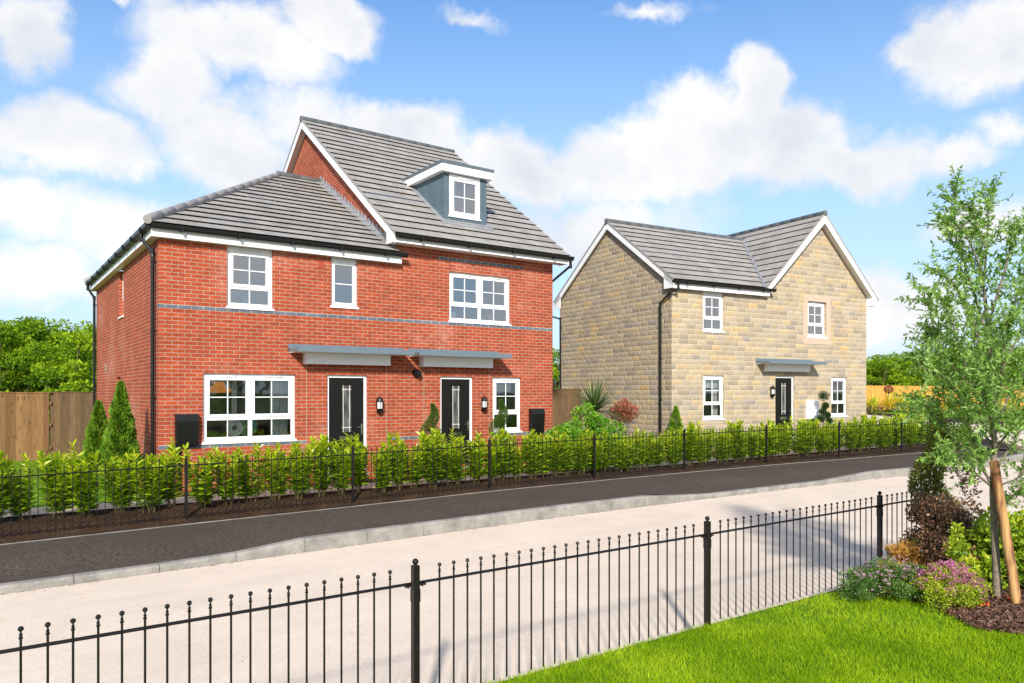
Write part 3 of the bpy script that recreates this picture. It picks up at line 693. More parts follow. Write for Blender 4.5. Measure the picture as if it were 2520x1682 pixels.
def ridge_caps(parent, a, b, r=.105, seg=.45, name='ridge_tiles', mt='ridge_shaded'):
    a, b = Vector(a), Vector(b); n = max(1, int((b - a).length / seg)); m = MB()
    for i in range(n):
        p, q = a.lerp(b, i / n), a.lerp(b, (i + 1) / n); k = 1 + .02 * ((i * 7) % 3 - 1) * .3
        m.tube([p, p.lerp(q, .97), p.lerp(q, .972), q], [r * k, r * k, r * .975, r * .975], 14)
    return m.build(name, M[mt], parent)
def gutter(parent, a, b, r=.060, nb=1.0, dp=1.6):
    a, b = Vector(a), Vector(b); d = (b - a).normalized(); w = d.cross(Vector((0, 0, 1))); m = MB(); K = 8
    def prof(p, rr_=r): return [p + w * math.cos(math.pi + math.pi * k / K) * rr_ + Vector((0, 0, math.sin(math.pi + math.pi * k / K) * rr_ * dp)) for k in range(K + 1)]
    A_, B_ = prof(a), prof(b); A2, B2 = prof(a, r * .88), prof(b, r * .88)
    for k in range(K): m.face([A_[k], A_[k + 1], B_[k + 1], B_[k]], smooth=True); m.face([A2[k + 1], A2[k], B2[k], B2[k + 1]], smooth=True)
    m.face([A_[0], B_[0], B2[0], A2[0]]); m.face([A_[K], A2[K], B2[K], B_[K]]); m.face(A_); m.face(list(reversed(B_)))
    L = (b - a).length; n = max(2, int(L / nb)); z = Vector((0, 0, 1))
    for i in range(n):
        p = a + d * (L * (i + .5) / n)
        for q, s_ in ((p, .018),):
            Pp = prof(q - d * s_, r + .007); Q = prof(q + d * s_, r + .007)
            for k in range(K): m.face([Pp[k], Pp[k + 1], Q[k + 1], Q[k]])
            m.face(Pp); m.face(list(reversed(Q)))
        m.prism([p - d * .02 + w * .01 - z * .05, p - d * .02 - w * .075 - z * .005, p - d * .02 - w * .075 - z * .12, ], d * .04)
        m.prism([p - d * .02 - w * .01 - z * .05, p - d * .02 + w * .075 - z * .005, p - d * .02 + w * .075 - z * .12, ], d * .04)
    return m.build('gutter', M['black'], parent)
def downpipe(parent, pts, clips, wallv, r=.034):
    m = MB(); m.tube(pts, r, 12)
    for p in pts[:3]: 
        p = Vector(p); m.tube([p + Vector((0, 0, .05)), p - Vector((0, 0, .06))], r + .006, 12)
    for z in clips:
        p = Vector((pts[-1][0], pts[-1][1], z)); m.tube([p - Vector((0, 0, .018)), p + Vector((0, 0, .018))], r + .007, 12)
        q = p + Vector(wallv) * .5; m.box(min(p.x, q.x) - .012, max(p.x, q.x) + .012, min(p.y, q.y) - .012, max(p.y, q.y) + .012, z - .014, z + .014)
    return m.build('downpipe', M['black'], parent)
def window(parent, x, y, z, w, h, ncol=1, rot=0, top=.12, gap=.11, bot=.10, style='cottage', vent=True, gl='glass', rec=.055, lab=None, room=(.25, 2.2, -.5, .3)):
    """white upvc casement: opening lights above, fixed lights below, glazing bars; origin bottom left of the frame"""
    m = MB(); y0 = rec
    U = w / ncol; gh = h - top - gap - bot; uh, lh = gh * .67, gh * .33; holes = []; up = []; lo_ = []
    for c in range(ncol):
        a, b = c * U, (c + 1) * U; li = .125 if c == 0 else .085; ri = .125 if c == ncol - 1 else .085
        if ncol == 1: li = ri = min(.125, w * .15)
        if style == 'one': up.append((a + li, b - ri, bot, h - top))
        else:
            up.append((a + li, b - ri, h - top - uh, h - top)); lo_.append((a + (li - .05), b - (ri - .05) if ncol == 1 or c == ncol - 1 else b - .04, bot, bot + lh))
            if c > 0: lo_[-1] = (a + .04,) + lo_[-1][1:]
    wall(m, lambda u, v, d: (u, y0 + d, v), 0, w, 0, h, up + lo_, .03)
    m.box(0, w, y0, y0 + .06, 0, h, skip='fb')
    for (a, b, c, d) in up:                                        # raised sash ring round each opening light
        e = .055; f = .018
        for q in ((a - e, b + e, d, d + e * .8), (a - e, b + e, c - e, c), (a - e, a, c, d), (b, b + e, c, d)): m.box(q[0], q[1], y0 - f, y0 + .002, q[2], q[3])
        bw = .009
        if (b - a) > .45 or style == 'cottage': m.box((a + b) / 2 - bw, (a + b) / 2 + bw, y0 + .004, y0 + .026, c, d)
        m.box(a, b, y0 + .004, y0 + .0255, (c + d) / 2 - bw, (c + d) / 2 + bw)
    for (a, b, c, d) in lo_: m.box((a + b) / 2 - .009, (a + b) / 2 + .009, y0 + .004, y0 + .026, c, d)
    win = m.build('window', M['white'], parent, (x, y, z), rot)
    if lab: win['label'] = lab
    for (a, b, c, d) in up + lo_:
        g_ = MB(); g_.face([(a, y0 + .015, c), (b, y0 + .015, c), (b, y0 + .015, d), (a, y0 + .015, d)]); g_.build('pane', M[gl], win)
    s_ = MB(); s_.box(-.025, w + .03, -.028, y0 + .01, -.012, .014); s_.box(-.02, w + .02, -.006, y0 + .012, .014, .034); s_.build('sill', M['white'], win)
    if vent:
        for c in range(ncol):
            cx_ = (c + .5) * U; hw = min(.19, U * .25); v_ = MB(); zc = h - top * .42
            v_.tube([(cx_ - hw - .02, y0 - .004, zc), (cx_ - hw, y0 - .016, zc), (cx_ + hw, y0 - .016, zc), (cx_ + hw + .02, y0 - .004, zc)], [.004, .015, .015, .004], 8); v_.build('trickle_vent', M['white'], win)
    # the room seen through the glass
    r_ = MB(); e, D, zlo, zhi = room
    X0, X1, Z0_, Z1_ = -e, w + e, zlo, h + zhi; yb = y0 + .062
    r_.face([(X0, D, Z0_), (X1, D, Z0_), (X1, D, Z1_), (X0, D, Z1_)]); r_.face([(X0, yb, Z0_), (X0, D, Z0_), (X0, D, Z1_), (X0, yb, Z1_)]); r_.face([(X1, D, Z0_), (X1, yb, Z0_), (X1, yb, Z1_), (X1, D, Z1_)])
    r_.face([(X0, yb, Z0_), (X1, yb, Z0_), (X1, D, Z0_), (X0, D, Z0_)]); r_.face([(X0, D, Z1_), (X1, D, Z1_), (X1, yb, Z1_), (X0, yb, Z1_)])
    for q in ((X0, 0, Z0_, Z1_), (w, X1, Z0_, Z1_), (0, w, Z0_, 0), (0, w, h, Z1_)): r_.face([(q[0], yb, q[2]), (q[1], yb, q[2]), (q[1], yb, q[3]), (q[0], yb, q[3])])
    r_.build('room_lining', M['room'], win)
    return win
def door(parent, x, y, z, w, h):
    m = MB(); y0 = .05
    for q in ((0, .055, 0, h), (w - .055, w, 0, h), (.055, w - .055, h - .055, h)): m.box(q[0], q[1], y0, y0 + .07, q[2], q[3])
    d_ = MB(); a, b, t_ = .057, w - .057, h - .057
    gx0, gx1 = a + .31 * (b - a) / .83 * 1.0 , a + .31 + .2
    gz0, gz1 = t_ - 1.16, t_ - .15
    wall(d_, lambda u, v, d: (u, y0 + .02 + d, v), a, b, .02, t_, [(gx0, gx1, gz0, gz1)], .012)
    for gx in (a + .085, a + .19, a + .235, b - .19, b - .235, b - .085):      # planted grooves
        d_.box(gx - .003, gx + .003, y0 + .0175, y0 + .0202, .12, t_ - .11)
    for q in ((gx0 - .018, gx0, gz0 - .018, gz1 + .018), (gx1, gx1 + .018, gz0 - .018, gz1 + .018), (gx0, gx1, gz1, gz1 + .018), (gx0, gx1, gz0 - .018, gz0)): d_.box(q[0], q[1], y0 + .008, y0 + .021, q[2], q[3])
    fr = m.build('door_frame', M['white'], parent, (x, y, z))
    dr = d_.build('door', M['door'], parent, (x, y, z))
    g_ = MB(); g_.face([(gx0, y0 + .03, gz0), (gx1, y0 + .03, gz0), (gx1, y0 + .03, gz1), (gx0, y0 + .03, gz1)]); g_.build('glazed_strip', M['leaded'], dr)
    l_ = MB()
    for gx in (gx0 + .035, gx1 - .035): l_.box(gx - .004, gx + .004, y0 + .024, y0 + .029, gz0, gz1)
    for gz in (gz0 + .09, gz0 + .105, gz1 - .09, gz1 - .105): l_.box(gx0, gx1, y0 + .0235, y0 + .0285, gz - .003, gz + .003)
    l_.build('lead_lines', M['cream'], dr)
    p_ = MB(); cx_ = (gx0 + gx1) / 2; p_.box(cx_ - .16, cx_ + .16, y0 + .004, y0 + .0195, t_ - 1.33, t_ - 1.245); p_.box(cx_ - .145, cx_ + .145, y0 - .004, y0 + .004, t_ - 1.31, t_ - 1.265); p_.build('letterplate', M['chrome'], dr)
    h_ = MB(); hx = b - .045; h_.box(hx - .016, hx + .016, y0 + .008, y0 + .0195, t_ - 1.22, t_ - .99); h_.tube([(hx, y0, t_ - 1.06), (hx, y0 - .035, t_ - 1.06), (hx - .115, y0 - .035, t_ - 1.06)], .009, 8); h_.build('handle', M['chrome'], dr)
    s_ = MB(); s_.box(-.02, w + .02, -.03, .12, -.06, .0); s_.build('doorstep', M['kerb'], parent, (x, y, z))
    k_ = MB(); k_.box(0, w, .119, .16, 0, h); k_.build('hall_lining', M['room'], parent, (x, y, z))
    return dr
def canopy(parent, x0, x1, zb, bx0, bx1, zbox):
    """shallow grey door canopy with an upstand on the wall and a white boxed soffit below"""
    m = MB(); y = -.56
    m.prism([(x0, y, zb), (x0, 0, zb + .02), (x0, 0, zb + .085), (x0, y, zb + .06)], (x1 - x0, 0, 0))
    m.box(x0 - .004, x1 + .004, y - .012, y + .004, zb - .012, zb + .085)
    m.box(x0, x1, -.028, .0, zb + .0, zb + .165)
    for i in range(7):
        px_ = x0 + .12 + (x1 - x0 - .24) * i / 6; m.tube([(px_, -.027, zb + .13), (px_, -.036, zb + .13)], .009, 6)
    c = m.build('canopy', M['grp'], parent)
    s_ = MB(); s_.prism([(x0 + .02, y + .01, zb - .006), (x0 + .02, -.002, zb - .02), (x0 + .02, -.002, zb + .015), (x0 + .02, y + .01, zb + .0)], (x1 - x0 - .04, 0, 0)); s_.build('canopy_soffit', M['soffit'], c)
    b_ = MB(); b_.box(bx0, bx1, -.19, -.0, zbox, zb - .016); b_.box(bx0 - .01, bx0 + .02, -.2, 0, zbox - .008, zb - .016); b_.build('canopy_box', M['white'], c)
    return c
def lantern(parent_loc, rot, label):
    root = empty('wall_lantern', parent_loc, rot); tag(root, label, 'lantern', None)
    m = MB(); m.lathe([(.0, .0), (.02, .0), (.035, .015), (.06, .06), (.075, .09), (.078, .105), (0, .105)], (0, -.09, 0), 14)
    m.lathe([(.082, .255), (.082, .268), (.078, .275), (.066, .315), (.04, .345), (.014, .355), (.012, .375), (0, .378)], (0, -.09, 0), 14)
    m.box(-.03, .03, -.03, 0, .0, .33); m.box(-.012, .012, -.06, -.02, .31, .33)
    for k in range(6):
        a = k * math.pi / 3 + .3; m.tube([(.074 * math.cos(a), -.09 + .074 * math.sin(a), .1), (.074 * math.cos(a), -.09 + .074 * math.sin(a), .26)], .0055, 5)
    m.build('lantern_body', M['iron'], root)
    g_ = MB(); g_.lathe([(.062, .106), (.062, .255)], (0, -.09, 0), 14); g_.build('lantern_glass', M['lanternglass'], root)
    return root
t2 = NT('ribbed_clear_glass'); M['lanternglass'] = t2.fin(t2.pbr((.66, .66, .63), .25, .6))
def meter_box(parent, x, z, w, h, mat, pipe_r=.028, bev=True, name='meter_box', cat_label=None):
    m = MB(); d = .16
    m.box(0, w, -d * .6, 0, 0, h)
    a, b, c, e = (0, -d * .6, h), (w, -d * .6, h), (w, -d * .6, 0), (0, -d * .6, 0)
    i = .02; A2 = [(i, -d * .95, h - .13 if bev else h - i), (w - i, -d * .95, h - .13 if bev else h - i), (w - i, -d * .7, i), (i, -d * .7, i)] if bev else [(i, -d, h - i), (w - i, -d, h - i), (w - i, -d, i), (i, -d, i)]
    B = [a, b, c, e]
    for k in range(4): m.face([B[k], B[(k + 1) % 4], A2[(k + 1) % 4], A2[k]])
    m.face(A2); m.ball((w - .05, -d * .8, h * .48), .009, 6)
    o = m.build(name, mat, parent, (x, -.002, z))
    p_ = MB(); p_.tube([(w * .18, -.05, .01), (w * .18, -.05, -z + .0)], pipe_r, 10); p_.build('service_pipe', mat, o)
    return o

# ------------------------------------------------------------------ red brick pair (local origin: front left corner, ground)
HX, HY_, HZ = 2.73, 15.05, -1.88 + CAM_H
H = empty('semi_detached_house', (HX, HY_, HZ)); tag(H, 'red brick house pair with grey tiled roof, dormer and two black front doors', 'house')
lz = lambda zrel: zrel + 1.88
VO = .98 - 1.88                      # brick courses line up with the blue bands
WL, XJ, WR, DL, DM = 0.0, 4.82, 9.29, 8.84, 10.7
ZL, ZM = lz(2.86), lz(3.285)
O = {'A': (1.22, 2.11, lz(1.645), ZL), 'B': (3.34, 3.93, lz(1.80), ZL), 'C': (6.22, 7.96, lz(1.645), lz(2.82)), 'D': (.78, 2.57, lz(-.98), lz(.37)), 'E': (7.44, 8.29, lz(-.98), lz(.37)),
     'd1': (3.25, 4.157, lz(-1.733), lz(.37)), 'd2': (5.98, 6.873, lz(-1.733), lz(.37))}
m = MB()
wall(m, TF, 0, XJ, -.4, ZL, [O['A'], O['B'], O['D'], O['d1']], .07, 0, None, 0, VO)
wall(m, TF, XJ, WR, -.4, ZM, [O['C'], O['E'], O['d2']], .07, 0, None, 0, VO)
TS = lambda u, v, d: (d, u, v)
SH1, SH2 = (4.10, 4.75, lz(1.74), ZL), (4.49, 5.15, lz(-.9), lz(.37))
wall(m, TS, 0, DL, -.4, ZL, [SH1, SH2], .10, 0, None, .1125, VO)
wall(m, lambda u, v, d: (u, DL - d, v), 0, XJ, -.4, ZL, [], .1, 0, None, 0, VO)
# gable of the taller house above the low roof, and its right and back walls
yr, zrg = 5.35, lz(7.60)
def roofz(y): return lz(3.45) + (y + .40) * (zrg - lz(3.45)) / (yr + .40) if y <= yr else lz(3.45) + (2 * yr + .40 - y) * (zrg - lz(3.45)) / (yr + .40)
for X in (XJ, WR):
    pts = [(0, -.4), (DM, -.4), (DM, roofz(DM) - .06), (yr, zrg - .10), (0, roofz(0) - .06)]
    pts = [(X, a, b) for a, b in pts]
    m.face(pts if X == WR else list(reversed(pts)), 0, [(p[1] + .1125, p[2] + VO) for p in (pts if X == WR else list(reversed(pts)))])
wall(m, lambda u, v, d: (u, DM - d, v), XJ, WR, -.4, ZM, [], .1, 0, None, 0, VO)
m.build('wall', M['brick'], H)
m = MB()
def band(x0, x1, z1, n=1): m.box(x0, x1, -.004, .02, z1 - .0745, z1 - .0005); 
def bandf(mm, x0, x1, zt, holes=()):
    z0_, z1_ = zt - .0705, zt - .0005
    xs_ = [x0] + [q for h_ in holes for q in h_] + [x1]
    for a, b in zip(xs_[::2], xs_[1::2]):
        mm.face([(a, -.004, z0_), (b, -.004, z0_), (b, -.004, z1_), (a, -.004, z1_)], 0, [(a, z0_ + VO), (b, z0_ + VO), (b, z1_ + VO), (a, z1_ + VO)])
        mm.face([(a, -.004, z1_), (b, -.004, z1_), (b, .0, z1_), (a, 0, z1_)]); mm.face([(a, 0, z0_), (b, 0, z0_), (b, -.004, z0_), (a, -.004, z0_)])
bandf(m, 0, WR, lz(1.645)); m.face([(-.004, .11, lz(1.5745)), (-.004, -.004, lz(1.5745)), (-.004, -.004, lz(1.6445)), (-.004, .11, lz(1.6445))])
bandf(m, 0, 2.80, lz(-.98)); bandf(m, 4.61, 5.54, lz(-.98)); bandf(m, 7.34, WR, lz(-.98)); bandf(m, 5.92, 8.32, lz(3.145))
m.build('blue_brick_band', M['band'], H)
for x in (2.805, 4.613, 5.55, 7.349): m = MB(); m.box(x - .006, x + .006, -.003, .01, 0, lz(.58)); m.build('movement_joint', M['joint'], H)
window(H, O['A'][0], 0, O['A'][2], .89, ZL - O['A'][2], top=.17, gap=.10, bot=.11, gl='glass_up')
window(H, O['B'][0], 0, O['B'][2], .59, ZL - O['B'][2], top=.15, bot=.11, gap=0, style='one', gl='glass_up')
window(H, O['C'][0], 0, O['C'][2], 1.74, O['C'][3] - O['C'][2], 2, top=.115, gap=.10, bot=.10, gl='glass_up')
window(H, O['D'][0], 0, O['D'][2], 1.79, O['D'][3] - O['D'][2], 2, top=.13, gap=.115, bot=.115, gl='glass_low')
window(H, O['E'][0], 0, O['E'][2], .85, O['E'][3] - O['E'][2], 1, top=.13, gap=.115, bot=.115, gl='glass_low')
window(H, 0, SH1[1], SH1[2], .65, SH1[3] - SH1[2], 1, rot=R(-90), rec=.09, vent=False)
window(H, 0, SH2[1], SH2[2], .66, SH2[3] - SH2[2], 1, rot=R(-90), rec=.09, vent=False)
door(H, O['d1'][0], 0, O['d1'][2], .907, O['d1'][3] - O['d1'][2]); door(H, O['d2'][0], 0, O['d2'][2], .893, O['d2'][3] - O['d2'][2])
canopy(H, 2.42, 5.00, lz(.825), 2.74, 4.62, lz(.585)); canopy(H, 5.14, 7.60, lz(.825), 5.44, 7.32, lz(.585))
meter_box(H, .27, lz(-1.005), .41, .60, M['black']); meter_box(H, 8.525, lz(-1.005), .42, .60, M['black'])
m = MB(); m.tube([(5.35, .01, lz(.436)), (5.35, -.10, lz(.436))], [.085, .085], 18); m.tube([(5.35, -.10, lz(.436)), (5.35, -.16, lz(.436))], [.062, .058], 16); m.tube([(5.35, .0, lz(.436)), (5.35, -.02, lz(.436))], .10, 18); m.build('boiler_flue', M['black'], H)
m = MB(); m.box(3.06, 3.17, -.008, .02, lz(2.60), lz(2.745)); m.build('air_brick', simple('terracotta_vent', (.34, .05, .025), .7), H)
m = MB(); m.box(-.008, .02, 6.9, 7.02, lz(.55), lz(.75)); m.build('air_brick', M['ridge'], H)
# low hipped roof
ez, ey = lz(3.08), -.20; az_, ay_ = lz(5.66), 4.42; ax1 = 3.69
roof_slope('roof_slope', H, (ey, ey, ez), (ax1, ay_, az_), (XJ, ey, ez), (XJ, ay_, az_), 16, M['tile'])
roof_slope('roof_slope', H, (ey, DL - ey, ez), (ax1, ay_, az_), (ey, ey, ez), (ax1, ay_, az_), 16, M['tile'])
roof_slope('roof_slope', H, (XJ, DL - ey, ez), (XJ, ay_, az_), (ey, DL - ey, ez), (ax1, ay_, az_), 16, M['tile'])
ridge_caps(H, (ey - .03, ey - .03, ez + .045), (ax1, ay_, az_ + .02), .082, mt='ridge'); ridge_caps(H, (ey - .03, DL - ey + .03, ez + .045), (ax1, ay_, az_ + .02), .082, mt='ridge')
ridge_caps(H, (ax1 - .05, ay_, az_ + .03), (XJ - .01, ay_, az_ + .015), .09)
m = MB(); m.box(-.15, XJ + .09, -.15, -.132, ZL - .01, lz(3.06)); m.box(-.15, -.132, -.132, DL + .15, ZL - .01, lz(3.06)); m.box(-.132, XJ, DL + .13, DL + .15, ZL - .01, lz(3.06)); m.build('fascia', M['white'], H)
m = MB(); m.box(-.131, XJ + .09, -.131, -.0, ZL - .004, ZL + .012); m.box(-.131, .0, 0, DL + .13, ZL - .004, ZL + .012); m.build('soffit', M['soffit'], H)
m = MB(); m.box(XJ + .002, XJ + .09, -.13, -.001, ZL + .012, lz(3.055)); m.build('fascia', M['white'], H)
gutter(H, (-.17, -.205, lz(3.075)), (XJ + .20, -.205, lz(3.075))); gutter(H, (-.205, DL + .17, lz(3.075)), (-.205, -.17, lz(3.075)))
gx = -.215
downpipe(H, [(gx, .50, lz(3.03)), (gx, .50, lz(2.90)), (-.065, .22, lz(2.64)), (-.065, .22, lz(2.50)), (-.065, .22, -.1)], [lz(2.44), lz(1.15), lz(-.1)], (.13, 0, 0))
downpipe(H, [(gx, DL - .05, lz(3.03)), (gx, DL - .05, lz(2.90)), (-.065, DL - .10, lz(2.64)), (-.065, DL - .10, lz(2.50)), (-.065, DL - .10, -.1)], [lz(2.44), lz(1.15), lz(-.1)], (.13, 0, 0))
# tall roof
zE = lz(3.45); x0, x1 = 4.62, 9.54
roof_slope('roof_slope', H, (x0, -.40, zE), (x0, yr, zrg), (x1, -.40, zE), (x1, yr, zrg), 20, M['tile'])
roof_slope('roof_slope', H, (x1, 2 * yr + .40, zE), (x1, yr, zrg), (x0, 2 * yr + .40, zE), (x0, yr, zrg), 20, M['tile'])
ridge_caps(H, (x0 - .02, yr, zrg + .02), (x1 + .02, yr, zrg + .0), .085)
sl = (zrg - zE) / (yr + .40)
def barge(xa, xb, y_e, z_e, y_r, z_r, dep=.17):
    mm = MB(); mm.prism([(xa, y_e, z_e), (xa, y_r, z_r), (xa, y_r, z_r - dep * 1.2), (xa, y_e, z_e - dep * 1.2)], (xb - xa, 0, 0), 0); return mm
for xa, xb, wx in ((x0 + .005, x0 + .027, XJ), (x1 - .027, x1 - .005, WR)):
    for s_ in (0, 1):
        f = (lambda y: y) if s_ == 0 else (lambda y: 2 * yr - y)
        b_ = barge(xa, xb, f(-.36), zE + .0, f(yr), zrg - .03); b_.build('bargeboard', M['white'], H)
        u_ = MB(); q0, q1 = min(xa + .02, wx), max(xb - .02, wx); u_.face([(q0, f(-.34), zE - .12), (q1, f(-.34), zE - .12), (q1, f(yr), zrg - .15), (q0, f(yr), zrg - .15)]); u_.build('verge_soffit', M['soffit'], H)
        v_ = MB(); v_.prism([(xa - .012, f(-.40), zE + .03), (xa - .012, f(yr), zrg + .045), (xa - .012, f(yr), zrg - .02), (xa - .012, f(-.40), zE - .035)], (.012, 0, 0)); v_.build('verge_trim', M['ridge'], H)
m = MB(); m.box(x0 + .03, x1 - .03, -.335, -.317, ZM - .012, zE - .0); m.build('fascia', M['white'], H)
m = MB(); m.box(x0 + .03, x1 - .03, -.316, -.0, ZM - .004, ZM + .012); m.build('soffit', M['soffit'], H)
for xa in (x0 + .004, x1 - .030):
    m = MB(); m.prism([(xa, -.36, zE + .02), (xa, -.33, ZM - .012), (xa, .015, ZM - .012), (xa, .03, zE + .22)], (.026, 0, 0)); m.build('box_end', M['white'], H)
gutter(H, (x0 + .03, -.395, lz(3.45)), (x1 + .10, -.395, lz(3.45)))
downpipe(H, [(x1 + .02, -.395, lz(3.37)), (x1 + .02, -.395, lz(3.22)), (WR + .07, .16, lz(2.84)), (WR + .07, .16, lz(2.7)), (WR + .07, .16, -.1)], [lz(2.6), lz(1.2), lz(-.1)], (-.13, 0, 0))
# stepped lead against the gable
m = MB(); N_ = 22; rl = random.Random(2)
for i in range(N_):
    t0, t1 = i / N_, (i + 1) / N_; y0_, y1_ = t0 * 4.5 - .05, t1 * 4.5 - .05
    zz0, zz1 = ez + (y0_ - ey) * (az_ - ez) / (ay_ - ey) + .03, ez + (y1_ - ey) * (az_ - ez) / (ay_ - ey) + .03
    tp = zz1 + .15 + rl.uniform(-.012, .02); j = rl.uniform(0, .012)
    m.face([(XJ - .006 - j, y0_, zz0), (XJ - .006 - j, y1_ + .02, zz1), (XJ - .006, y1_, tp - .03), (XJ - .004, y1_ - .05, tp), (XJ - .012, y0_ + .03, zz0 + .09)])
    m.face([(XJ - .17, y0_, zz0 + .006), (XJ, y0_, zz0 + .012), (XJ, y1_, zz1 + .012), (XJ - .17, y1_, zz1 + .006)])
m.build('lead_flashing', M['lead'], H)
# dormer
dx0, dx1, dy = 6.38, 7.60, .52; zt_ = lz(5.29)
def ry(z): return -.40 + (z - zE) / sl
m = MB(); zb_ = roofz(dy) - .02
wall(m, lambda u, v, d: (u, dy + d, v), dx0, dx1, zb_, zt_, [(6.525, 7.405, lz(4.25), lz(5.265))], .04)
for X in (dx0, dx1): m.face([(X, dy, zb_), (X, ry(zt_) + .05, zt_), (X, dy, zt_)])
D_ = m.build('dormer', M['render'], H)
window(D_, 6.525, dy, lz(4.25), .88, 1.015, 1, top=.15, gap=0, bot=.13, style='one', rec=.0, gl='glass_up', room=(.08, 1.2, -.1, .0))
m = MB(); m.box(6.25, 7.73, dy - .12, 2.35, lz(5.288), lz(5.462)); m.build('dormer_fascia', M['white'], D_)
m = MB(); m.box(6.235, 7.745, dy - .135, 2.5, lz(5.464), lz(5.535)); m.build('dormer_roof', M['dormer_roof'], D_)
m = MB(); zq = roofz(dy - .16) + .045; m.prism([(dx0 - .06, dy - .18, roofz(dy - .18) + .036), (dx1 + .10, dy - .18, roofz(dy - .18) + .036), (dx1 + .10, dy + .004, roofz(dy) + .04), (dx0 - .06, dy + .004, roofz(dy) + .04)], (0, 0, .008))
for xa, xb in ((dx0 - .14, dx0), (dx1, dx1 + .12)): m.prism([(xa, dy - .18, roofz(dy - .18) + .038), (xb, dy - .18, roofz(dy - .18) + .038), (xb, 1.9, roofz(1.9) + .038), (xa, 1.9, roofz(1.9) + .038)], (0, 0, .007))
m.build('lead_apron', M['lead'], D_)
lantern((7.139, 15.05, zr(-.455)), 0, 'black half-round wall lantern right of the left-hand black door on the brick house')
lantern((9.868, 15.05, zr(-.455)), 0, 'black half-round wall lantern between the second brick house door and its small window')

# ------------------------------------------------------------------ stone house
SA = R(-6.3); S = empty('detached_house', (16.372, 14.98, HZ), SA); tag(S, 'buff stone house with grey roof, white bargeboards and a front gable', 'house')
def SW(x, y, z): return Vector((16.372 + x * math.cos(SA) - y * math.sin(SA), 14.98 + x * math.sin(SA) + y * math.cos(SA), HZ + z))
SWD, SD = 8.77, 5.95; ZS = lz(3.02)
SO = {'A': (1.213, 2.055, lz(1.81), ZS), 'B': (5.78, 6.685, lz(1.80), lz(2.993)), 'C': (1.213, 2.06, lz(-.82), lz(.515)), 'D': (6.95, 7.755, lz(-.82), lz(.515)), 'd': (4.28, 5.152, lz(-1.588), lz(.52))}
gx0_, gxm, gx1_ = 3.58, 6.32, 9.06; gze, gzr = lz(3.21), lz(5.86); gs = (gzr - gze) / (gxm - gx0_)
m = MB()
wall(m, TF, 0, SWD, -.3, ZS, [SO['A'], SO['B'], SO['C'], SO['D'], SO['d']], .09, 0, None, 0, 0)
zc_ = lambda x: gze + (x - gx0_) * gs - .10 if x < gxm else gze + (gx1_ - x) * gs - .10
m.face([(3.87, 0, ZS), (SWD, 0, ZS), (SWD, 0, zc_(SWD)), (gxm, 0, gzr - .12), (3.87, 0, zc_(3.87))], 0)
syr, szr, sze = 2.975, lz(5.52), lz(3.25); ss = (szr - sze) / (syr + .2)
srz = lambda y: sze + (y + .2) * ss if y < syr else sze + (2 * syr + .2 - y) * ss
for X in (0, SWD):
    pts = [(X, 0, -.3), (X, SD, -.3), (X, SD, srz(SD) - .07), (X, syr, szr - .1), (X, 0, srz(0) - .07)]
    if X == 0: m.face(list(reversed(pts)), 0, [(q[1] + 3, q[2]) for q in reversed(pts)])
    else: m.face([(X, 0, -.3), (X, SD, -.3), (X, SD, ZS), (X, 0, ZS)])
m.face([(0, SD, -.3), (SWD, SD, -.3), (SWD, SD, ZS), (0, SD, ZS)])
m.build('wall', M['stone'], S)
m = MB(); b0, b1, b2, b3 = 5.56, 6.91, lz(1.59), lz(3.20)
m.box(b0, b1, -.018, .06, SO['B'][3], b3); m.box(b0, b1, -.018, .06, b2, SO['B'][2] - .012); m.box(b0, SO['B'][0], -.016, .07, SO['B'][2] - .01, SO['B'][3] - .003); m.box(SO['B'][1], b1, -.016, .07, SO['B'][2] - .01, SO['B'][3] - .003)
m.build('window_surround', M['surround'], S)
window(S, SO['A'][0], 0, SO['A'][2], SO['A'][1] - SO['A'][0], ZS - SO['A'][2], top=.18, gap=.10, bot=.11, rec=.06, gl='glass_up')
window(S, SO['B'][0], 0, SO['B'][2], SO['B'][1] - SO['B'][0], SO['B'][3] - SO['B'][2], top=.15, gap=.10, bot=.13, rec=.075, gl='glass_up')
window(S, SO['C'][0], 0, SO['C'][2], SO['C'][1] - SO['C'][0], SO['C'][3] - SO['C'][2], top=.13, gap=.10, bot=.12, rec=.06, vent=False, gl='glass_low')
window(S, SO['D'][0], 0, SO['D'][2], SO['D'][1] - SO['D'][0], SO['D'][3] - SO['D'][2], top=.13, gap=.10, bot=.12, rec=.06, vent=False, gl='glass_low')
door(S, SO['d'][0], 0, SO['d'][2], SO['d'][1] - SO['d'][0], SO['d'][3] - SO['d'][2])
canopy(S, 3.41, 5.99, lz(.905), 3.76, 5.68, lz(.665))
m = MB(); m.box(3.818, 3.83, -.003, .01, 0, lz(.66)); m.build('movement_joint', M['ridge'], S)
meter_box(S, 5.70, lz(-.87), .46, .62, M['white'], bev=False)
p = SW(4.07, 0, lz(-.15)); lantern(p, SA, 'black half-round wall lantern left of the door on the stone house')
xv0 = -.13
roof_slope('roof_slope', S, (xv0, -.2, sze), (xv0, syr, szr), (gx0_ + .02, -.2, sze), (5.93, syr, szr), 11, M['tile'])
roof_slope('roof_slope', S, (SWD + .12, 2 * syr + .2, sze), (SWD + .12, syr, szr), (xv0, 2 * syr + .2, sze), (xv0, syr, szr), 11, M['tile'])
roof_slope('roof_slope', S, (gx0_, SD + .2, gze), (gxm, SD + .2, gzr), (gx0_, -.25, gze), (gxm, -.25, gzr), 11, M['tile'])
roof_slope('roof_slope', S, (gx1_, -.25, gze), (gxm, -.25, gzr), (gx1_, SD + .2, gze), (gxm, SD + .2, gzr), 11, M['tile'])
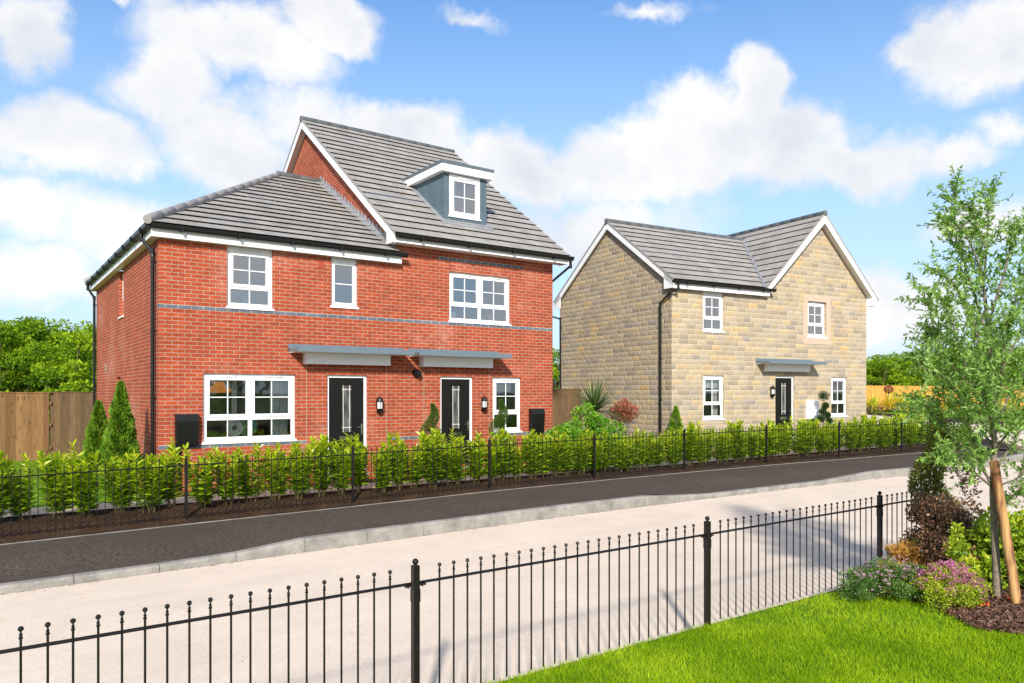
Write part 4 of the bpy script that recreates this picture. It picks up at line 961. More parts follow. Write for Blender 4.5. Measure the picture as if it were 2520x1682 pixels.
ridge_caps(S, (xv0 - .03, syr, szr + .02), (5.98, syr, szr + .0), .088); ridge_caps(S, (gxm, -.28, gzr + .02), (gxm, SD + .2, gzr + .0), .088)
m = MB(); 
for off in (-.045, .045): m.tube([(gx0_ + off, -.22, sze + .05), (5.93 + off, syr, szr + .05)], .012, 6)
m.prism([(gx0_ - .06, -.21, sze + .035), (gx0_ + .06, -.21, sze + .035), (5.99, syr, szr + .035), (5.87, syr, szr + .035)], (0, 0, .008)); m.build('valley_lead', M['lead'], S)
for s_ in (0, 1):
    f = (lambda y: y) if s_ == 0 else (lambda y: 2 * syr - y)
    b_ = barge(xv0 + .005, xv0 + .027, f(-.2), sze + .0, f(syr), szr - .03, .17); b_.build('bargeboard', M['white'], S)
    u_ = MB(); u_.face([(xv0 + .02, f(-.2), sze - .14), (.0, f(-.2), sze - .14), (0, f(syr), szr - .17), (xv0 + .02, f(syr), szr - .17)]); u_.build('verge_soffit', M['soffit'], S)
    v_ = MB(); v_.prism([(xv0 - .01, f(-.22), sze + .03), (xv0 - .01, f(syr), szr + .045), (xv0 - .01, f(syr), szr - .02), (xv0 - .01, f(-.22), sze - .035)], (.013, 0, 0)); v_.build('verge_trim', M['ridge'], S)
    e_ = MB(); e_.prism([(xv0 + .005, f(-.22), sze - .03), (xv0 + .005, f(-.22), ZS - .01), (xv0 + .005, f(.20), ZS - .01), (xv0 + .005, f(.2), sze + .24)], (.024, 0, 0)); e_.build('box_end', M['white'], S)
for s_ in (0, 1):
    f = (lambda x: x) if s_ == 0 else (lambda x: 2 * gxm - x); dp = .22
    m = MB(); m.prism([(f(gx0_), -.25, gze), (f(gxm), -.25, gzr - .03), (f(gxm), -.25, gzr - .03 - dp * 1.25), (f(gx0_ + .21), -.25, gze - .03)], (0, .022, 0)); m.build('bargeboard', M['white'], S)
    m = MB(); m.face([(f(gx0_ + .1), -.23, gze - .06), (f(gxm), -.23, gzr - .22), (f(gxm), 0, gzr - .22), (f(gx0_ + .1), 0, gze - .06)]); m.build('verge_soffit', M['soffit'], S)
    m = MB(); m.prism([(f(gx0_ - .03), -.262, gze - .01), (f(gxm), -.262, gzr + .045), (f(gxm), -.262, gzr - .03), (f(gx0_), -.262, gze - .05)], (0, .012, 0)); m.build('verge_trim', M['ridge'], S)
m = MB(); m.prism([(SWD - .0, -.24, lz(2.985)), (SWD + .22, -.24, lz(2.985)), (SWD + .22, -.24, gze - .02), (SWD, -.24, gze + .2)], (0, .24, 0)); m.build('box_end', M['white'], S)
m = MB(); m.box(xv0 + .03, 3.84, -.165, -.147, ZS - .012, lz(3.2)); m.build('fascia', M['white'], S)
m = MB(); m.box(xv0 + .03, 3.84, -.146, 0, ZS - .004, ZS + .01); m.box(3.80, 3.84, -.146, 0, ZS + .011, lz(3.2)); m.build('soffit', M['soffit'], S)
gutter(S, (xv0, -.22, lz(3.235)), (4.02, -.22, lz(3.235)))
downpipe(S, [(.06, -.22, lz(3.18)), (.06, -.22, lz(2.98)), (-.10, -.08, lz(2.90)), (-.085, .42, lz(2.62)), (-.065, .42, lz(2.5)), (-.065, .42, -.2)], [lz(2.3), lz(.97), lz(-.22)], (.13, 0, 0))
downpipe(S, [(-.3, 6.3, lz(3.1)), (-.25, 6.2, lz(2.75)), (-.065, 5.82, lz(2.62)), (-.065, 5.82, lz(2.5)), (-.065, 5.82, -.2)], [lz(2.3), lz(.97)], (.13, 0, 0))

# ------------------------------------------------------------------ planting kit
def rv(r_): 
    while True:
        v = Vector((r_.uniform(-1, 1), r_.uniform(-1, 1), r_.uniform(-1, 1)))
        if .01 < v.length < 1: return v.normalized()
def leaf6(m, p, d, n, L, Wd, uv, mat=0, droop=.15):
    """pointed oval leaf folded on its midrib: base p, direction d, face normal n"""
    d = d.normalized(); s = d.cross(n)
    if s.length < 1e-4: s = d.cross(Vector((1, 0, .3)))
    s.normalize(); n = s.cross(d); q = lambda a, b, c: p + d * (a * L) + s * (b * Wd) + n * (c * L)
    b, l1, l2, t_, r2, r1 = q(0, 0, 0), q(.3, -.45, .05), q(.68, -.4, .03 - droop * .3), q(1, 0, -droop), q(.68, .4, .03 - droop * .3), q(.3, .45, .05)
    md = q(.5, 0, -.02)
    m.face([b, r1, r2, t_], mat, [uv] * 4); m.face([b, t_, l2, l1], mat, [uv] * 4)
def leaf2(m, p, d, n, L, Wd, uv, mat=0):
    d = d.normalized(); s = d.cross(n)
    if s.length < 1e-4: s = d.cross(Vector((1, 0, .3)))
    s.normalize(); m.face([p, p + d * (L * .5) + s * (Wd * .5), p + d * L, p + d * (L * .5) - s * (Wd * .5)], mat, [uv] * 4)
def clumps(m, blobs, n, L, Wd, r_, up=.25, shell=.45, mat=0, six=False, cv=None):
    """leaves through the outer part of a set of ellipsoids (centre, radii); each ellipsoid has its own tone"""
    wts = [b[1][0] * b[1][2] for b in blobs]; tot = sum(wts)
    for b, w in zip(blobs, wts):
        c, rd = Vector(b[0]), b[1]; tone = r_.random() if cv is None else cv
        for _ in range(int(n * w / tot)):
            v = rv(r_); k = 1 - shell * r_.random() ** 1.7; p = c + Vector((v.x * rd[0], v.y * rd[1], v.z * rd[2])) * k
            d = (v + rv(r_) * .9 + Vector((0, 0, up))).normalized(); nn = (v + rv(r_) * .7 + Vector((0, 0, .5))).normalized()
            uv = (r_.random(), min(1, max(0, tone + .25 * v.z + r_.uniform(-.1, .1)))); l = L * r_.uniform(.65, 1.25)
            (leaf6 if six else leaf2)(m, p, d, nn, l, Wd * l / L, uv, mat)
def branchy(m, base, tips, r0, r_, sag=.12, mat=0):
    for tp in tips:
        b = Vector(base); t_ = Vector(tp); mid = b.lerp(t_, .5) + Vector((r_.uniform(-1, 1), r_.uniform(-1, 1), 0)) * (t_ - b).length * sag
        m.tube([b, b.lerp(mid, .6), mid, t_], [r0, r0 * .8, r0 * .55, r0 * .2], 6, mat, cap=False)
def plant(name, label, cat, loc, parts, group=None, rot=0):
    root = empty(name, loc, rot); tag(root, label, cat, group)
    for pn, mb, mt in parts: mb.build(pn, mt, root)
    return root

# laurels behind the railing
def laurel(seed):
    r_ = random.Random(seed); st = MB(); lf = MB()
    for k in range(r_.randint(9, 12)):
        a = r_.uniform(0, 6.283); b = Vector((.07 * math.cos(a), .05 * math.sin(a), 0)); a2 = a + r_.uniform(-.6, .6); H_ = r_.uniform(.72, 1.08)
        tip = Vector((r_.uniform(.05, .33) * math.cos(a2), r_.uniform(.05, .30) * math.sin(a2), H_)); mid = b.lerp(tip, .5) + Vector((r_.uniform(-.03, .03), r_.uniform(-.03, .03), 0))
        st.tube([b, mid, tip], [.006, .0045, .002], 5, cap=False); n = 46
        for i in range(n):
            t_ = .13 + .87 * (i / n) ** .9; p = b.lerp(mid, t_ * 2) if t_ < .5 else mid.lerp(tip, t_ * 2 - 1)
            an = i * 2.4 + r_.uniform(-.4, .4); el_ = r_.uniform(.15, .75) + .55 * t_ ** 3; d = Vector((math.cos(an) * math.cos(el_), math.sin(an) * math.cos(el_), math.sin(el_)))
            l = r_.uniform(.12, .185) * (1.1 - .2 * t_) * (.8 if t_ > .93 else 1)
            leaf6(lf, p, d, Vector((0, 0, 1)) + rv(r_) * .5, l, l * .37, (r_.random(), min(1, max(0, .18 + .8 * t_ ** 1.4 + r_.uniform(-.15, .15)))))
    return st, lf
LAB = 'leafy green laurel bush in the row planted behind the far black railing'
GRP = 'laurel bushes planted in a row behind the far railing'
protos = []; rl = random.Random(21); X = -3.0; i = 0
while X < 24.9:
    y = fy(X) + .52 + rl.uniform(-.13, .13); z = hedge_z(X, y) - .01
    if len(protos) < 7:
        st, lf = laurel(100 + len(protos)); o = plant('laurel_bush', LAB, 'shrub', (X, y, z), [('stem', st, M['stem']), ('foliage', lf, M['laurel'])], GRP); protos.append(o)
    else: o = copy_tree(rl.choice(protos)); o.location = (X, y, z)
    o.rotation_euler = (rl.gauss(0, .05), rl.gauss(0, .06), rl.uniform(0, 6.28)); s_ = rl.uniform(.84, 1.06) if X < 9 else rl.uniform(.80, 1.03); o.scale = (s_ * rl.uniform(1.0, 1.15), s_ * 1.05, s_)
    X += .40 if X < 6 else (.35 if X < 12 else .33); i += 1

# clipped and conical conifers
def cone_conifer(name, label, loc, h, r, mat, seed, n=5200, L=.06, belly=.22):
    r_ = random.Random(seed); m = MB(); st = MB(); st.tube([(0, 0, 0), (0, 0, h * .9)], [.02, .005], 6)
    for _ in range(n):
        t_ = r_.random() ** 1.25; z = h * (.02 + .96 * t_); prof = math.sin(min(1, (t_ + .05) / belly) * math.pi / 2) * (1 - t_) ** .82 * 1.15
        a = r_.uniform(0, 6.283); lump = 1 + .13 * math.sin(a * 3 + z * 9 + seed) + .10 * math.sin(a * 5 - z * 17); rad = r * prof * lump * (1 - .55 * r_.random() ** 1.6)
        p = Vector((rad * math.cos(a), rad * math.sin(a), z)); d = Vector((math.cos(a) * .6, math.sin(a) * .6, 1.0)) + rv(r_) * .45; nn = Vector((-math.sin(a), math.cos(a), 0)) + rv(r_) * .8
        tone = .5 + .35 * math.sin(a * 4 + z * 14) + .15 * math.sin(z * 31 + a)
        leaf2(m, p, d, nn, L * r_.uniform(.7, 1.5), L * .5, (r_.random(), min(1, max(0, tone))))
    return plant(name, label, 'conifer', loc, [('trunk', st, M['bark2']), ('foliage', m, mat)])
cone_conifer('conical_conifer', 'taller feathery cone-shaped conifer by the left side wall of the brick house', (2.16, 15.45, HZ), 2.08, .35, M['thuja'], 3, 15000)
cone_conifer('conical_conifer', 'shorter feathery cone-shaped conifer left of the taller one by the brick side wall', (1.98, 17.0, HZ), 1.70, .34, M['thuja'], 8, 12000)
p = SW(-.15, -.35, 0); cone_conifer('conical_conifer', 'small dark cone-shaped conifer at the corner of the stone house', (p.x, p.y, HZ + .1), 1.38, .30, M['thuja'], 5, 3600)
def spiral(name, label, loc, h, r, turns, mat, seed, n=5000, L=.03, z0=.1, potr=0, trunk=True, hand=1, phase=0):
    r_ = random.Random(seed); m = MB(); st = MB(); parts = []
    st.tube([(0, 0, 0), (0, 0, h * .93)], [.022, .008], 7)
    for _ in range(n):
        t_ = r_.random() ** 1.1; z = z0 + (h - z0) * t_; env = r * (1 - t_) ** .8 + .03; a0 = hand * turns * 2 * math.pi * t_ + phase
        cr = env * .40; tr_ = env * .66; c = Vector((cr * math.cos(a0), cr * math.sin(a0), z)); v = rv(r_); k = 1 - .25 * r_.random() ** 2
        p = c + Vector((v.x * tr_, v.y * tr_, v.z * tr_ * .85)) * k
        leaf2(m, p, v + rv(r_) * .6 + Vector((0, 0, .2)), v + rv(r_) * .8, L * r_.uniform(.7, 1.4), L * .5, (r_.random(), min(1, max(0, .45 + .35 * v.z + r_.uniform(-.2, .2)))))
    parts = [('trunk', st, M['bark2']), ('foliage', m, mat)]
    if potr:
        q = MB(); q.lathe([(0, 0), (potr * .75, 0), (potr, z0 * .95), (potr * .9, z0 * .95), (potr * .88, z0 * .85), (0, z0 * .85)], (0, 0, 0), 18); parts.append(('pot', q, M['pot']))
    return plant(name, label, 'topiary', loc, parts)
spiral('spiral_topiary', 'dark green spiral topiary left of the right-hand brick house door', (8.02, 14.2, HZ), 1.62, .42, 1.75, M['yew2'], 4, 8500, .030, .30, .17, phase=2.4)
spiral('spiral_topiary', 'dark green spiral topiary in front of the small window by the right-hand brick house door', (9.82, 14.2, HZ), 1.70, .42, 1.75, M['yew2'], 9, 8500, .030, .30, .17, phase=2.9)
# pom-pom tree by the stone house
r_ = random.Random(31); q0 = SW(5.80, -.6, 0); base = Vector((q0.x, q0.y, gg(q0.x, q0.y))); st = MB(); fo = MB(); dd = (base.x * fw[0] + base.y * fw[1]); tips = []
for (px_, py_, pr) in [(2027, 974.5, 12.5), (2031, 999, 8), (2025, 1013, 8.5), (2036, 1022, 7.5), (2020, 1031, 9.5), (2041, 1036, 7.5)]:
    c = W(px_, py_, dd) - base; rr_ = pr / F_PX * dd; tips.append(c); clumps(fo, [(c, (rr_, rr_, rr_ * .95))], 1100, .034, .020, r_, shell=.9, cv=.5)
st.tube([(0, 0, 0), (.02, 0, .5), (0, 0, tips[0].z)], [.02, .017, .012], 7); branchy(st, (.01, 0, .35), tips[1:], .012, r_)
plant('pompom_topiary', 'cloud-pruned pom-pom topiary between the white meter box and the right window of the stone house', 'topiary', base, [('trunk', st, M['bark']), ('foliage', fo, M['yew'])])

# strappy plants
def strappy(name, label, cat, loc, n, L, Wd, mat, seed, spread=1.0, arch=.5, trunk=0, kup=.3):
    r_ = random.Random(seed); m = MB(); parts = []
    for _ in range(n):
        a = r_.uniform(0, 6.283); e = math.asin(min(1, max(-.2, r_.uniform(-.15 if trunk else kup, 1.0)))); l = L * r_.uniform(.7, 1.1)
        d = Vector((math.cos(a) * math.cos(e) * spread, math.sin(a) * math.cos(e) * spread, math.sin(e))).normalized(); s = Vector((-math.sin(a), math.cos(a), 0)); p = Vector((0, 0, trunk)) + d * .03
        uv = (r_.random(), r_.random()); pts = []; K = 4
        for k in range(K + 1):
            t_ = k / K; pts.append((p + d * (l * t_) - Vector((0, 0, arch * l * t_ ** 2.2 * math.cos(e))), Wd * (1 - t_ ** 2.5) * .5 + .0006))
        for (p0, w0), (p1, w1) in zip(pts, pts[1:]): m.face([p0 - s * w0, p0 + s * w0, p1 + s * w1, p1 - s * w1], 0, [uv] * 4)
    if trunk: st = MB(); st.tube([(0, 0, 0), (0, 0, trunk + .03)], [.06, .05], 8); parts.append(('trunk', st, M['bark2']))
    parts.append(('leaves', m, mat)); return plant(name, label, cat, loc, parts)
strappy('cordyline', 'spiky dark green cordyline against the side wall of the stone house', 'palm', (12.95, 14.5, HZ), 300, .98, .034, M['strap'], 2, 1.0, .25, 1.42)
strappy('strap_leaved_plant', 'yellow striped strap-leaved plant below the red-tipped shrub, by the stone house', 'plant', (14.75, 14.35, HZ + .1), 80, .85, .018, M['straplime'], 6, .9, .75)
strappy('strap_leaved_plant', 'yellow striped strap-leaved plant left of the small conifer at the stone house corner', 'plant', (15.35, 14.25, HZ + .1), 60, .78, .018, M['straplime'], 16, .9, .8)
for i, (x, y) in enumerate([(4.15, 14.5), (4.75, 14.35), (3.3, 14.55)]):
    strappy('striped_grass', ['variegated strap-leaved clump under the middle of the large ground-floor window', 'variegated strap-leaved clump under the right end of the large ground-floor window', 'variegated strap-leaved clump in front of the left meter box'][i], 'plant', (x, y, HZ), 45, .42, .014, M['straplime'], 40 + i, 1, .5)

def bush(name, label, loc, blobs, n, L, Wd, mat, seed, six=False, stems=6, up=.3, shell=.5, extra=None, stem_mat='bark2', group=None, sr=.012, cat='shrub'):
    r_ = random.Random(seed); st = MB(); fo = MB(); clumps(fo, blobs, n, L, Wd, r_, up, shell, 0, six)
    branchy(st, (0, 0, 0), [Vector(r_.choice(blobs)[0]) + rv(r_) * .05 for _ in range(stems)], sr, r_)
    parts = [('stems', st, M[stem_mat]), ('foliage', fo, mat)]
    if extra: parts.append(extra)
    return plant(name, label, cat, loc, parts, group)
def rand_blobs(seed, n, w, d, h, r0, r1, zmin=.1, flat=.8, dome=True):
    r_ = random.Random(seed); out = []
    for _ in range(n):
        a = r_.uniform(0, 6.283); k = r_.random() ** .5; x, y = w * k * math.cos(a), d * k * math.sin(a); top = h * (math.sqrt(max(0, 1 - (k * .85) ** 2)) if dome else 1)
        z = zmin + (top - zmin) * r_.uniform(.25, 1.0); r = r_.uniform(r0, r1); out.append(((x, y, max(r * .6, z - r * .5)), (r, r, r * flat)))
    return out
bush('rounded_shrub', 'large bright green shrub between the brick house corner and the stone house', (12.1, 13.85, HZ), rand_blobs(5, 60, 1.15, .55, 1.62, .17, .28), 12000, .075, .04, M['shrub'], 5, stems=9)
bush('rounded_shrub', 'pale grey-green shrub half hidden under the spiky cordyline', (12.1, 15.3, HZ), rand_blobs(6, 10, .35, .3, 1.3, .14, .22), 2400, .035, .012, M['grey_leaf'], 6)
bush('red_tipped_shrub', 'red and pink tipped shrub on bare stems against the stone side wall', (14.05, 14.55, HZ + .08), [((.0, 0, 1.35), (.24, .22, .2)), ((-.2, .05, 1.25), (.2, .18, .17)), ((.22, -.03, 1.28), (.2, .2, .17)), ((.05, 0, 1.12), (.24, .2, .16)), ((.12, .1, 1.5), (.1, .1, .1))], 1300, .085, .028, M['redleaf'], 7, True, up=.8)
bush('low_shrub', 'small dark green shrub beside the bollard light at the right end of the stone house', (SW(8.6, -.55, 0).x, SW(8.6, -.55, 0).y, gg(24, 13)), rand_blobs(8, 8, .35, .25, .55, .1, .18), 1500, .06, .03, M['tree_l'], 8)
bush('golden_shrub', 'orange and yellow shrub past the end of the far railing', (26.1, 11.35, gg(26, 11) + .02), rand_blobs(9, 12, .55, .35, .75, .12, .2), 2200, .06, .03, M['yellowleaf'], 9)
# red flowers dotted along the front bed
rf = random.Random(3)
for i, (x, y) in enumerate([(6.3, 14.0), (7.1, 14.1), (8.6, 13.95), (9.0, 14.1), (9.35, 13.95), (11.2, 14.05), (11.6, 13.95)]):
    fo = MB(); fl = MB(); clumps(fo, [((0, 0, .14), (.12, .1, .12))], 160, .06, .03, rf); clumps(fl, [((0, 0, .26), (.09, .08, .04))], 26, .035, .035, rf, up=1)
    plant('red_flowering_plant', 'small red-flowering plant in the bed between the laurel hedge and the brick house', 'flowers', (x, y, HZ), [('foliage', fo, M['tree_l']), ('flowers', fl, M['red_fl'])], 'red flowering plants along the brick house front')

# ------------------------------------------------------------------ trees beyond
def tree_mesh(seed, h, r, nblob, nleaf, L, z0=.15, mat='tree_l', flat=.75, conif=False):
    r_ = random.Random(seed); blobs = []
    for _ in range(nblob):
        a = r_.uniform(0, 6.283); t_ = r_.random(); z = h * (z0 + (1 - z0) * t_ ** .9); env = r * math.sqrt(max(.05, 1 - ((t_ - .42) / .62) ** 2)) if not conif else r * (1.05 - t_)
        k = r_.random() ** .45; br = r * r_.uniform(.16, .32) * (1 - .35 * t_); blobs.append(((env * k * math.cos(a), env * k * math.sin(a), min(z, h - br * .6)), (br * 1.15, br * 1.15, br * flat)))
    fo = MB(); clumps(fo, blobs, nleaf, L, L * .62, r_, .1, .6); st = MB(); st.tube([(0, 0, 0), (.05, .03, h * .35), (-.05, 0, h * .75)], [h * .028, h * .02, h * .006], 8)
    branchy(st, (0.03, .02, h * .18), [Vector(b[0]) for b in blobs[::2]], h * .010, r_)
    return st, fo
def tree_proto(seed, mat, **k):
    st, fo = tree_mesh(seed, **k); root = empty('broadleaf_tree', (0, 0, 0)); st.build('trunk', M['bark2'], root); fo.build('crown', M[mat], root); return root
TP = [tree_proto(51, 'tree_l', h=5.6, r=2.5, nblob=60, nleaf=15000, L=.17), tree_proto(52, 'tree_l', h=5.6, r=2.6, nblob=64, nleaf=15000, L=.17), tree_proto(53, 'yellowtree', h=5.2, r=2.2, nblob=52, nleaf=13000, L=.16) if 'yellowtree' in M else tree_proto(53, 'tree_l', h=5.2, r=2.2, nblob=52, nleaf=13000, L=.16)]
used = set(); rt_ = random.Random(77)
def put_tree(k, px_, d, top_y, label, grp, z=None, wide=1.0):
    o = TP[k] if k not in used else copy_tree(TP[k]); used.add(k)
    p = W(px_, 900, d); gz = gg(p.x, p.y) - .05; hh = {0: 5.6, 1: 5.6, 2: 5.2}[k]; top = W(px_, top_y, d).z; s_ = (top - gz) / hh
    o.location = (p.x, p.y, gz); o.rotation_euler = (0, 0, rt_.uniform(0, 6.28)); o.scale = (s_ * wide, s_ * wide, s_); tag(o, label, 'tree', grp); return o
g1, g2, g3 = 'trees behind the left board fence', 'trees far off on the right beyond the orange fence', 'trees seen between the two houses'
L1 = 'dense dark green tree rising behind the brown board fence on the left'
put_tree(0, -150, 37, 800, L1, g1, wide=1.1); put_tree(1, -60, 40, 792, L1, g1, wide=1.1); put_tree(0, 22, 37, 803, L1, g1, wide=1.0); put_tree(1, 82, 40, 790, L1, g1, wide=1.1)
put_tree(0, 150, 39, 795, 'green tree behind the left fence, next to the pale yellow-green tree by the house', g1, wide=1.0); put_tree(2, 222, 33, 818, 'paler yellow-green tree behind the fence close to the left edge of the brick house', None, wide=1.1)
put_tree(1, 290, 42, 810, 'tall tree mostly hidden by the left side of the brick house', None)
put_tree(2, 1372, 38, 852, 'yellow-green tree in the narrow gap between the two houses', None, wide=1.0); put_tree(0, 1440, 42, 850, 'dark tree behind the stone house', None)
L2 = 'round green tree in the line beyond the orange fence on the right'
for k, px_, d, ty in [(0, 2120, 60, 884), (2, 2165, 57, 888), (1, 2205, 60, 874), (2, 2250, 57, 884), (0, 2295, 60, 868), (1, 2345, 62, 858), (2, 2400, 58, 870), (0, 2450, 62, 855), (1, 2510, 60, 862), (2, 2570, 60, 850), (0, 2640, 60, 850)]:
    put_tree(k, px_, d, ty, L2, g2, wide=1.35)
# bed in front of the orange fence
for i, (px_, py_, d, kind) in enumerate([(2150, 1002, 48.5, 0), (2190, 1002, 48.2, 1), (2206, 992, 49, 0), (2232, 1002, 48.3, 0), (2290, 998, 48.6, 1), (2270, 1002, 48, 0), (2335, 1000, 48.6, 1), (2380, 1002, 48.3, 0), (2440, 1000, 48.5, 1), (2490, 1002, 48.5, 0)]):
    p = W(px_, 1009, d)
    strappy('border_grass', ['lime green grass clump in the border before the orange fence', 'golden yellow grass clump in the border before the orange fence'][kind], 'grass', (p.x, p.y, p.z), 170, 1.45 if i != 2 else 2.0, .085, [M['straplime'], M['orange_fl']][kind], 60 + i, .9, .55)
    [o for o in COL.objects if o.parent is None][-1]['group'] = ['lime grass clumps in the far border', 'golden grass clumps in the far border'][kind]
p = W(2187, 1010, 48.7); fo = MB(); st = MB(); clumps(fo, [((0, 0, 1.35), (.26, .26, .24))], 700, .09, .045, random.Random(4)); st.tube([(0, 0, 0), (0, 0, 1.3)], .03, 6)
plant('standard_shrub', 'small round-headed shrub on a bare stem before the orange fence', 'shrub', p, [('trunk', st, M['bark']), ('foliage', fo, M['redleaf'])])
p = W(2150, 1012, 47.6)
fo = MB(); clumps(fo, [((x * .9 - 1, rnd.uniform(-.3, .3), .12), (.6, .35, .14)) for x in range(16)], 3800, .09, .05, random.Random(9)); o = fo.build('border_plants', M['purple'], None, p, math.atan2(fb.y - fa.y, fb.x - fa.x)); tag(o, 'low dark mixed planting along the front of the far border', 'plants', kind='stuff')

# ------------------------------------------------------------------ foreground bed
B = lambda x, y: G(x * 2520 / 2349, y * 2520 / 2349, -1.93)
# young tree: trunk, boughs traced outward, leafy twigs
r_ = random.Random(17); base = B(2288, 1390); DT = base.x * fw[0] + base.y * fw[1]; st = MB(); fo = MB()
def TW(px_, py_, dd=0.0): return W(px_, py_, DT + dd) - base
trunk = [Vector((0, 0, -.05)), TW(2452, 1400), TW(2447, 1300), TW(2444, 1210), TW(2446, 1120, .02), TW(2447, 1030), TW(2440, 940), TW(2433, 830), TW(2424, 740), TW(2415, 660), TW(2409, 600, .03)]
st.tube(trunk, [.040, .034, .031, .030, .024, .022, .019, .016, .013, .010, .006], 10, cap=False)
boughs = [ # (start index, start t, [(x, y, depth)...])
 (3, .0, [(2420, 1150, -.1), (2395, 1080, -.2), (2375, 1000, -.25), (2330, 930, -.3), (2262, 900, -.35)]), (3, .2, [(2390, 1120, .1), (2340, 1070, .2), (2290, 1010, .3), (2248, 985, .35)]),
 (3, .1, [(2400, 1165, -.2), (2350, 1130, -.3), (2310, 1118, -.4)]), (4, .4, [(2405, 1010, -.1), (2350, 990, -.2), (2300, 985, -.3), (2262, 1010, -.35)]), (4, .9, [(2400, 960, .1), (2340, 900, .2), (2290, 880, .2), (2245, 870, .2)]), (4, .2, [(2400, 1040, .2), (2350, 950, .3), (2305, 850, .3), (2290, 770, .35), (2270, 715, .35)]),
 (4, .5, [(2415, 990, -.2), (2375, 900, -.3), (2345, 800, -.35), (2318, 735, -.4)]), (5, .3, [(2405, 950, .2), (2350, 850, .3), (2300, 820, .4), (2268, 850, .4)]),
 (6, .0, [(2415, 860, -.1), (2385, 770, -.1), (2350, 700, -.15), (2300, 665, -.2)]), (6, .6, [(2420, 800, .1), (2390, 700, .15), (2362, 620, .15), (2345, 560, .15), (2350, 500, .1), (2357, 440, .1)]),
 (7, .5, [(2425, 730, 0), (2405, 640, -.1), (2370, 560, -.1), (2322, 545, -.1)]), (8, .5, [(2425, 650, 0), (2430, 580, 0), (2432, 520, .05), (2440, 468, .05)]), (9, .5, [(2420, 600, -.05), (2400, 540, -.1), (2385, 500, -.1)]),
 (7, .2, [(2450, 740, -.2), (2475, 660, -.2), (2490, 580, -.25), (2510, 560, -.2)]), (6, .4, [(2460, 830, .2), (2500, 740, .25), (2530, 640, .3), (2550, 570, .3)]), (5, .6, [(2470, 900, -.2), (2520, 800, -.3), (2560, 720, -.3), (2590, 650, -.3)]),
 (4, .6, [(2480, 980, .2), (2530, 900, .3), (2580, 830, .35), (2620, 790, .35)]), (4, .1, [(2485, 1060, -.25), (2530, 990, -.35), (2590, 930, -.4)]), (3, .5, [(2480, 1110, .25), (2520, 1050, .3), (2580, 1010, .3), (2640, 990, .3)]),
 (3, .1, [(2500, 1180, -.2), (2540, 1140, -.3), (2600, 1120, -.35)]), (2, .9, [(2480, 1240, .1), (2510, 1200, .15), (2560, 1195, .2)]), (5, .0, [(2430, 960, .4), (2400, 860, .6), (2385, 780, .7)]), (5, .2, [(2460, 960, -.4), (2470, 860, -.6), (2480, 780, -.7)]),
 (4, .0, [(2440, 1040, -.5), (2420, 980, -.8), (2410, 900, -.9)]), (4, .3, [(2450, 1010, .5), (2450, 920, .8), (2445, 850, .9)])]
NL = 0
def leafy(p, d, L, n, tone):
    global NL
    for i in range(n):
        t_ = i / n; q = p + d * (L * t_) + Vector((0, 0, -.04 * L * t_ * t_)); dd = (d * .5 + rv(r_) * .9 + Vector((0, 0, .1))).normalized(); l = r_.uniform(.032, .056)
        leaf6(fo, q, dd, Vector((0, 0, 1)) + rv(r_) * .8, l, l * .42, (r_.random(), min(1, max(0, tone + r_.uniform(-.2, .2))))); NL += 1
for (si, stt, pts) in boughs:
    p0 = trunk[si].lerp(trunk[si + 1], stt); P_ = [p0] + [TW(*q) for q in pts]; Lb = sum((b - a).length for a, b in zip(P_, P_[1:])); K = len(P_)
    st.tube(P_, [max(.0025, .013 * min(1, Lb) * (1 - i / K) ** .8) for i in range(K)], 6, cap=False)
    nt = int(Lb * 40) + 4
    for j in range(nt):
        t_ = .22 + .78 * (j + r_.random()) / nt; f = t_ * (K - 1); i = min(K - 2, int(f)); q = P_[i].lerp(P_[i + 1], f - i); along = (P_[i + 1] - P_[i]).normalized()
        d = (along * .8 + rv(r_) * 1.0 + Vector((0, 0, .25))).normalized(); tl = r_.uniform(.10, .30) * (1.15 - .35 * t_); e = q + d * tl
        st.tube([q, q.lerp(e, .5) + rv(r_) * .01, e], [.0022, .0016, .0008], 4, cap=False); leafy(q.lerp(e, .15), d, tl, int(tl * 72) + 3, r_.random())
    leafy(P_[-2], (P_[-1] - P_[-2]).normalized(), (P_[-1] - P_[-2]).length, 14, r_.random())
plant('young_tree', 'slender young tree with small pale green leaves, tied to a leaning log stake', 'tree', base, [('trunk', st, M['bark']), ('crown', fo, M['ash'])])
# leaning stake with its tie
sb = B(2336, 1403); top = W(2446, 1135, (sb.x * fw[0] + sb.y * fw[1]) + .10); m = MB(); d = top - sb
m.tube([(0, 0, -.1), d * .25 + Vector((.004, 0, 0)), d * .55, d * .8 + Vector((-.003, .002, 0)), d], [.043, .042, .041, .040, .038], 16)
o = m.build('tree_stake', M['log'], None, sb); tag(o, 'thick peeled log stake leaning against the young tree', 'stake')
m = MB(); a = W(2452, 1218, DT) - base; m.tube([a + Vector((-.04, 0, 0)), a + Vector((0, -.04, 0)), a + Vector((.05, 0, .0)), a + Vector((.09, .02, 0))], .012, 6); o = m.build('tree_tie', M['black'], None, base); tag(o, 'black rubber tie holding the young tree to its stake', 'tree tie')

def at(px_, py_, dd): p = W(px_ * 2520 / 2349, py_ * 2520 / 2349, dd); return Vector((p.x, p.y, LZ))
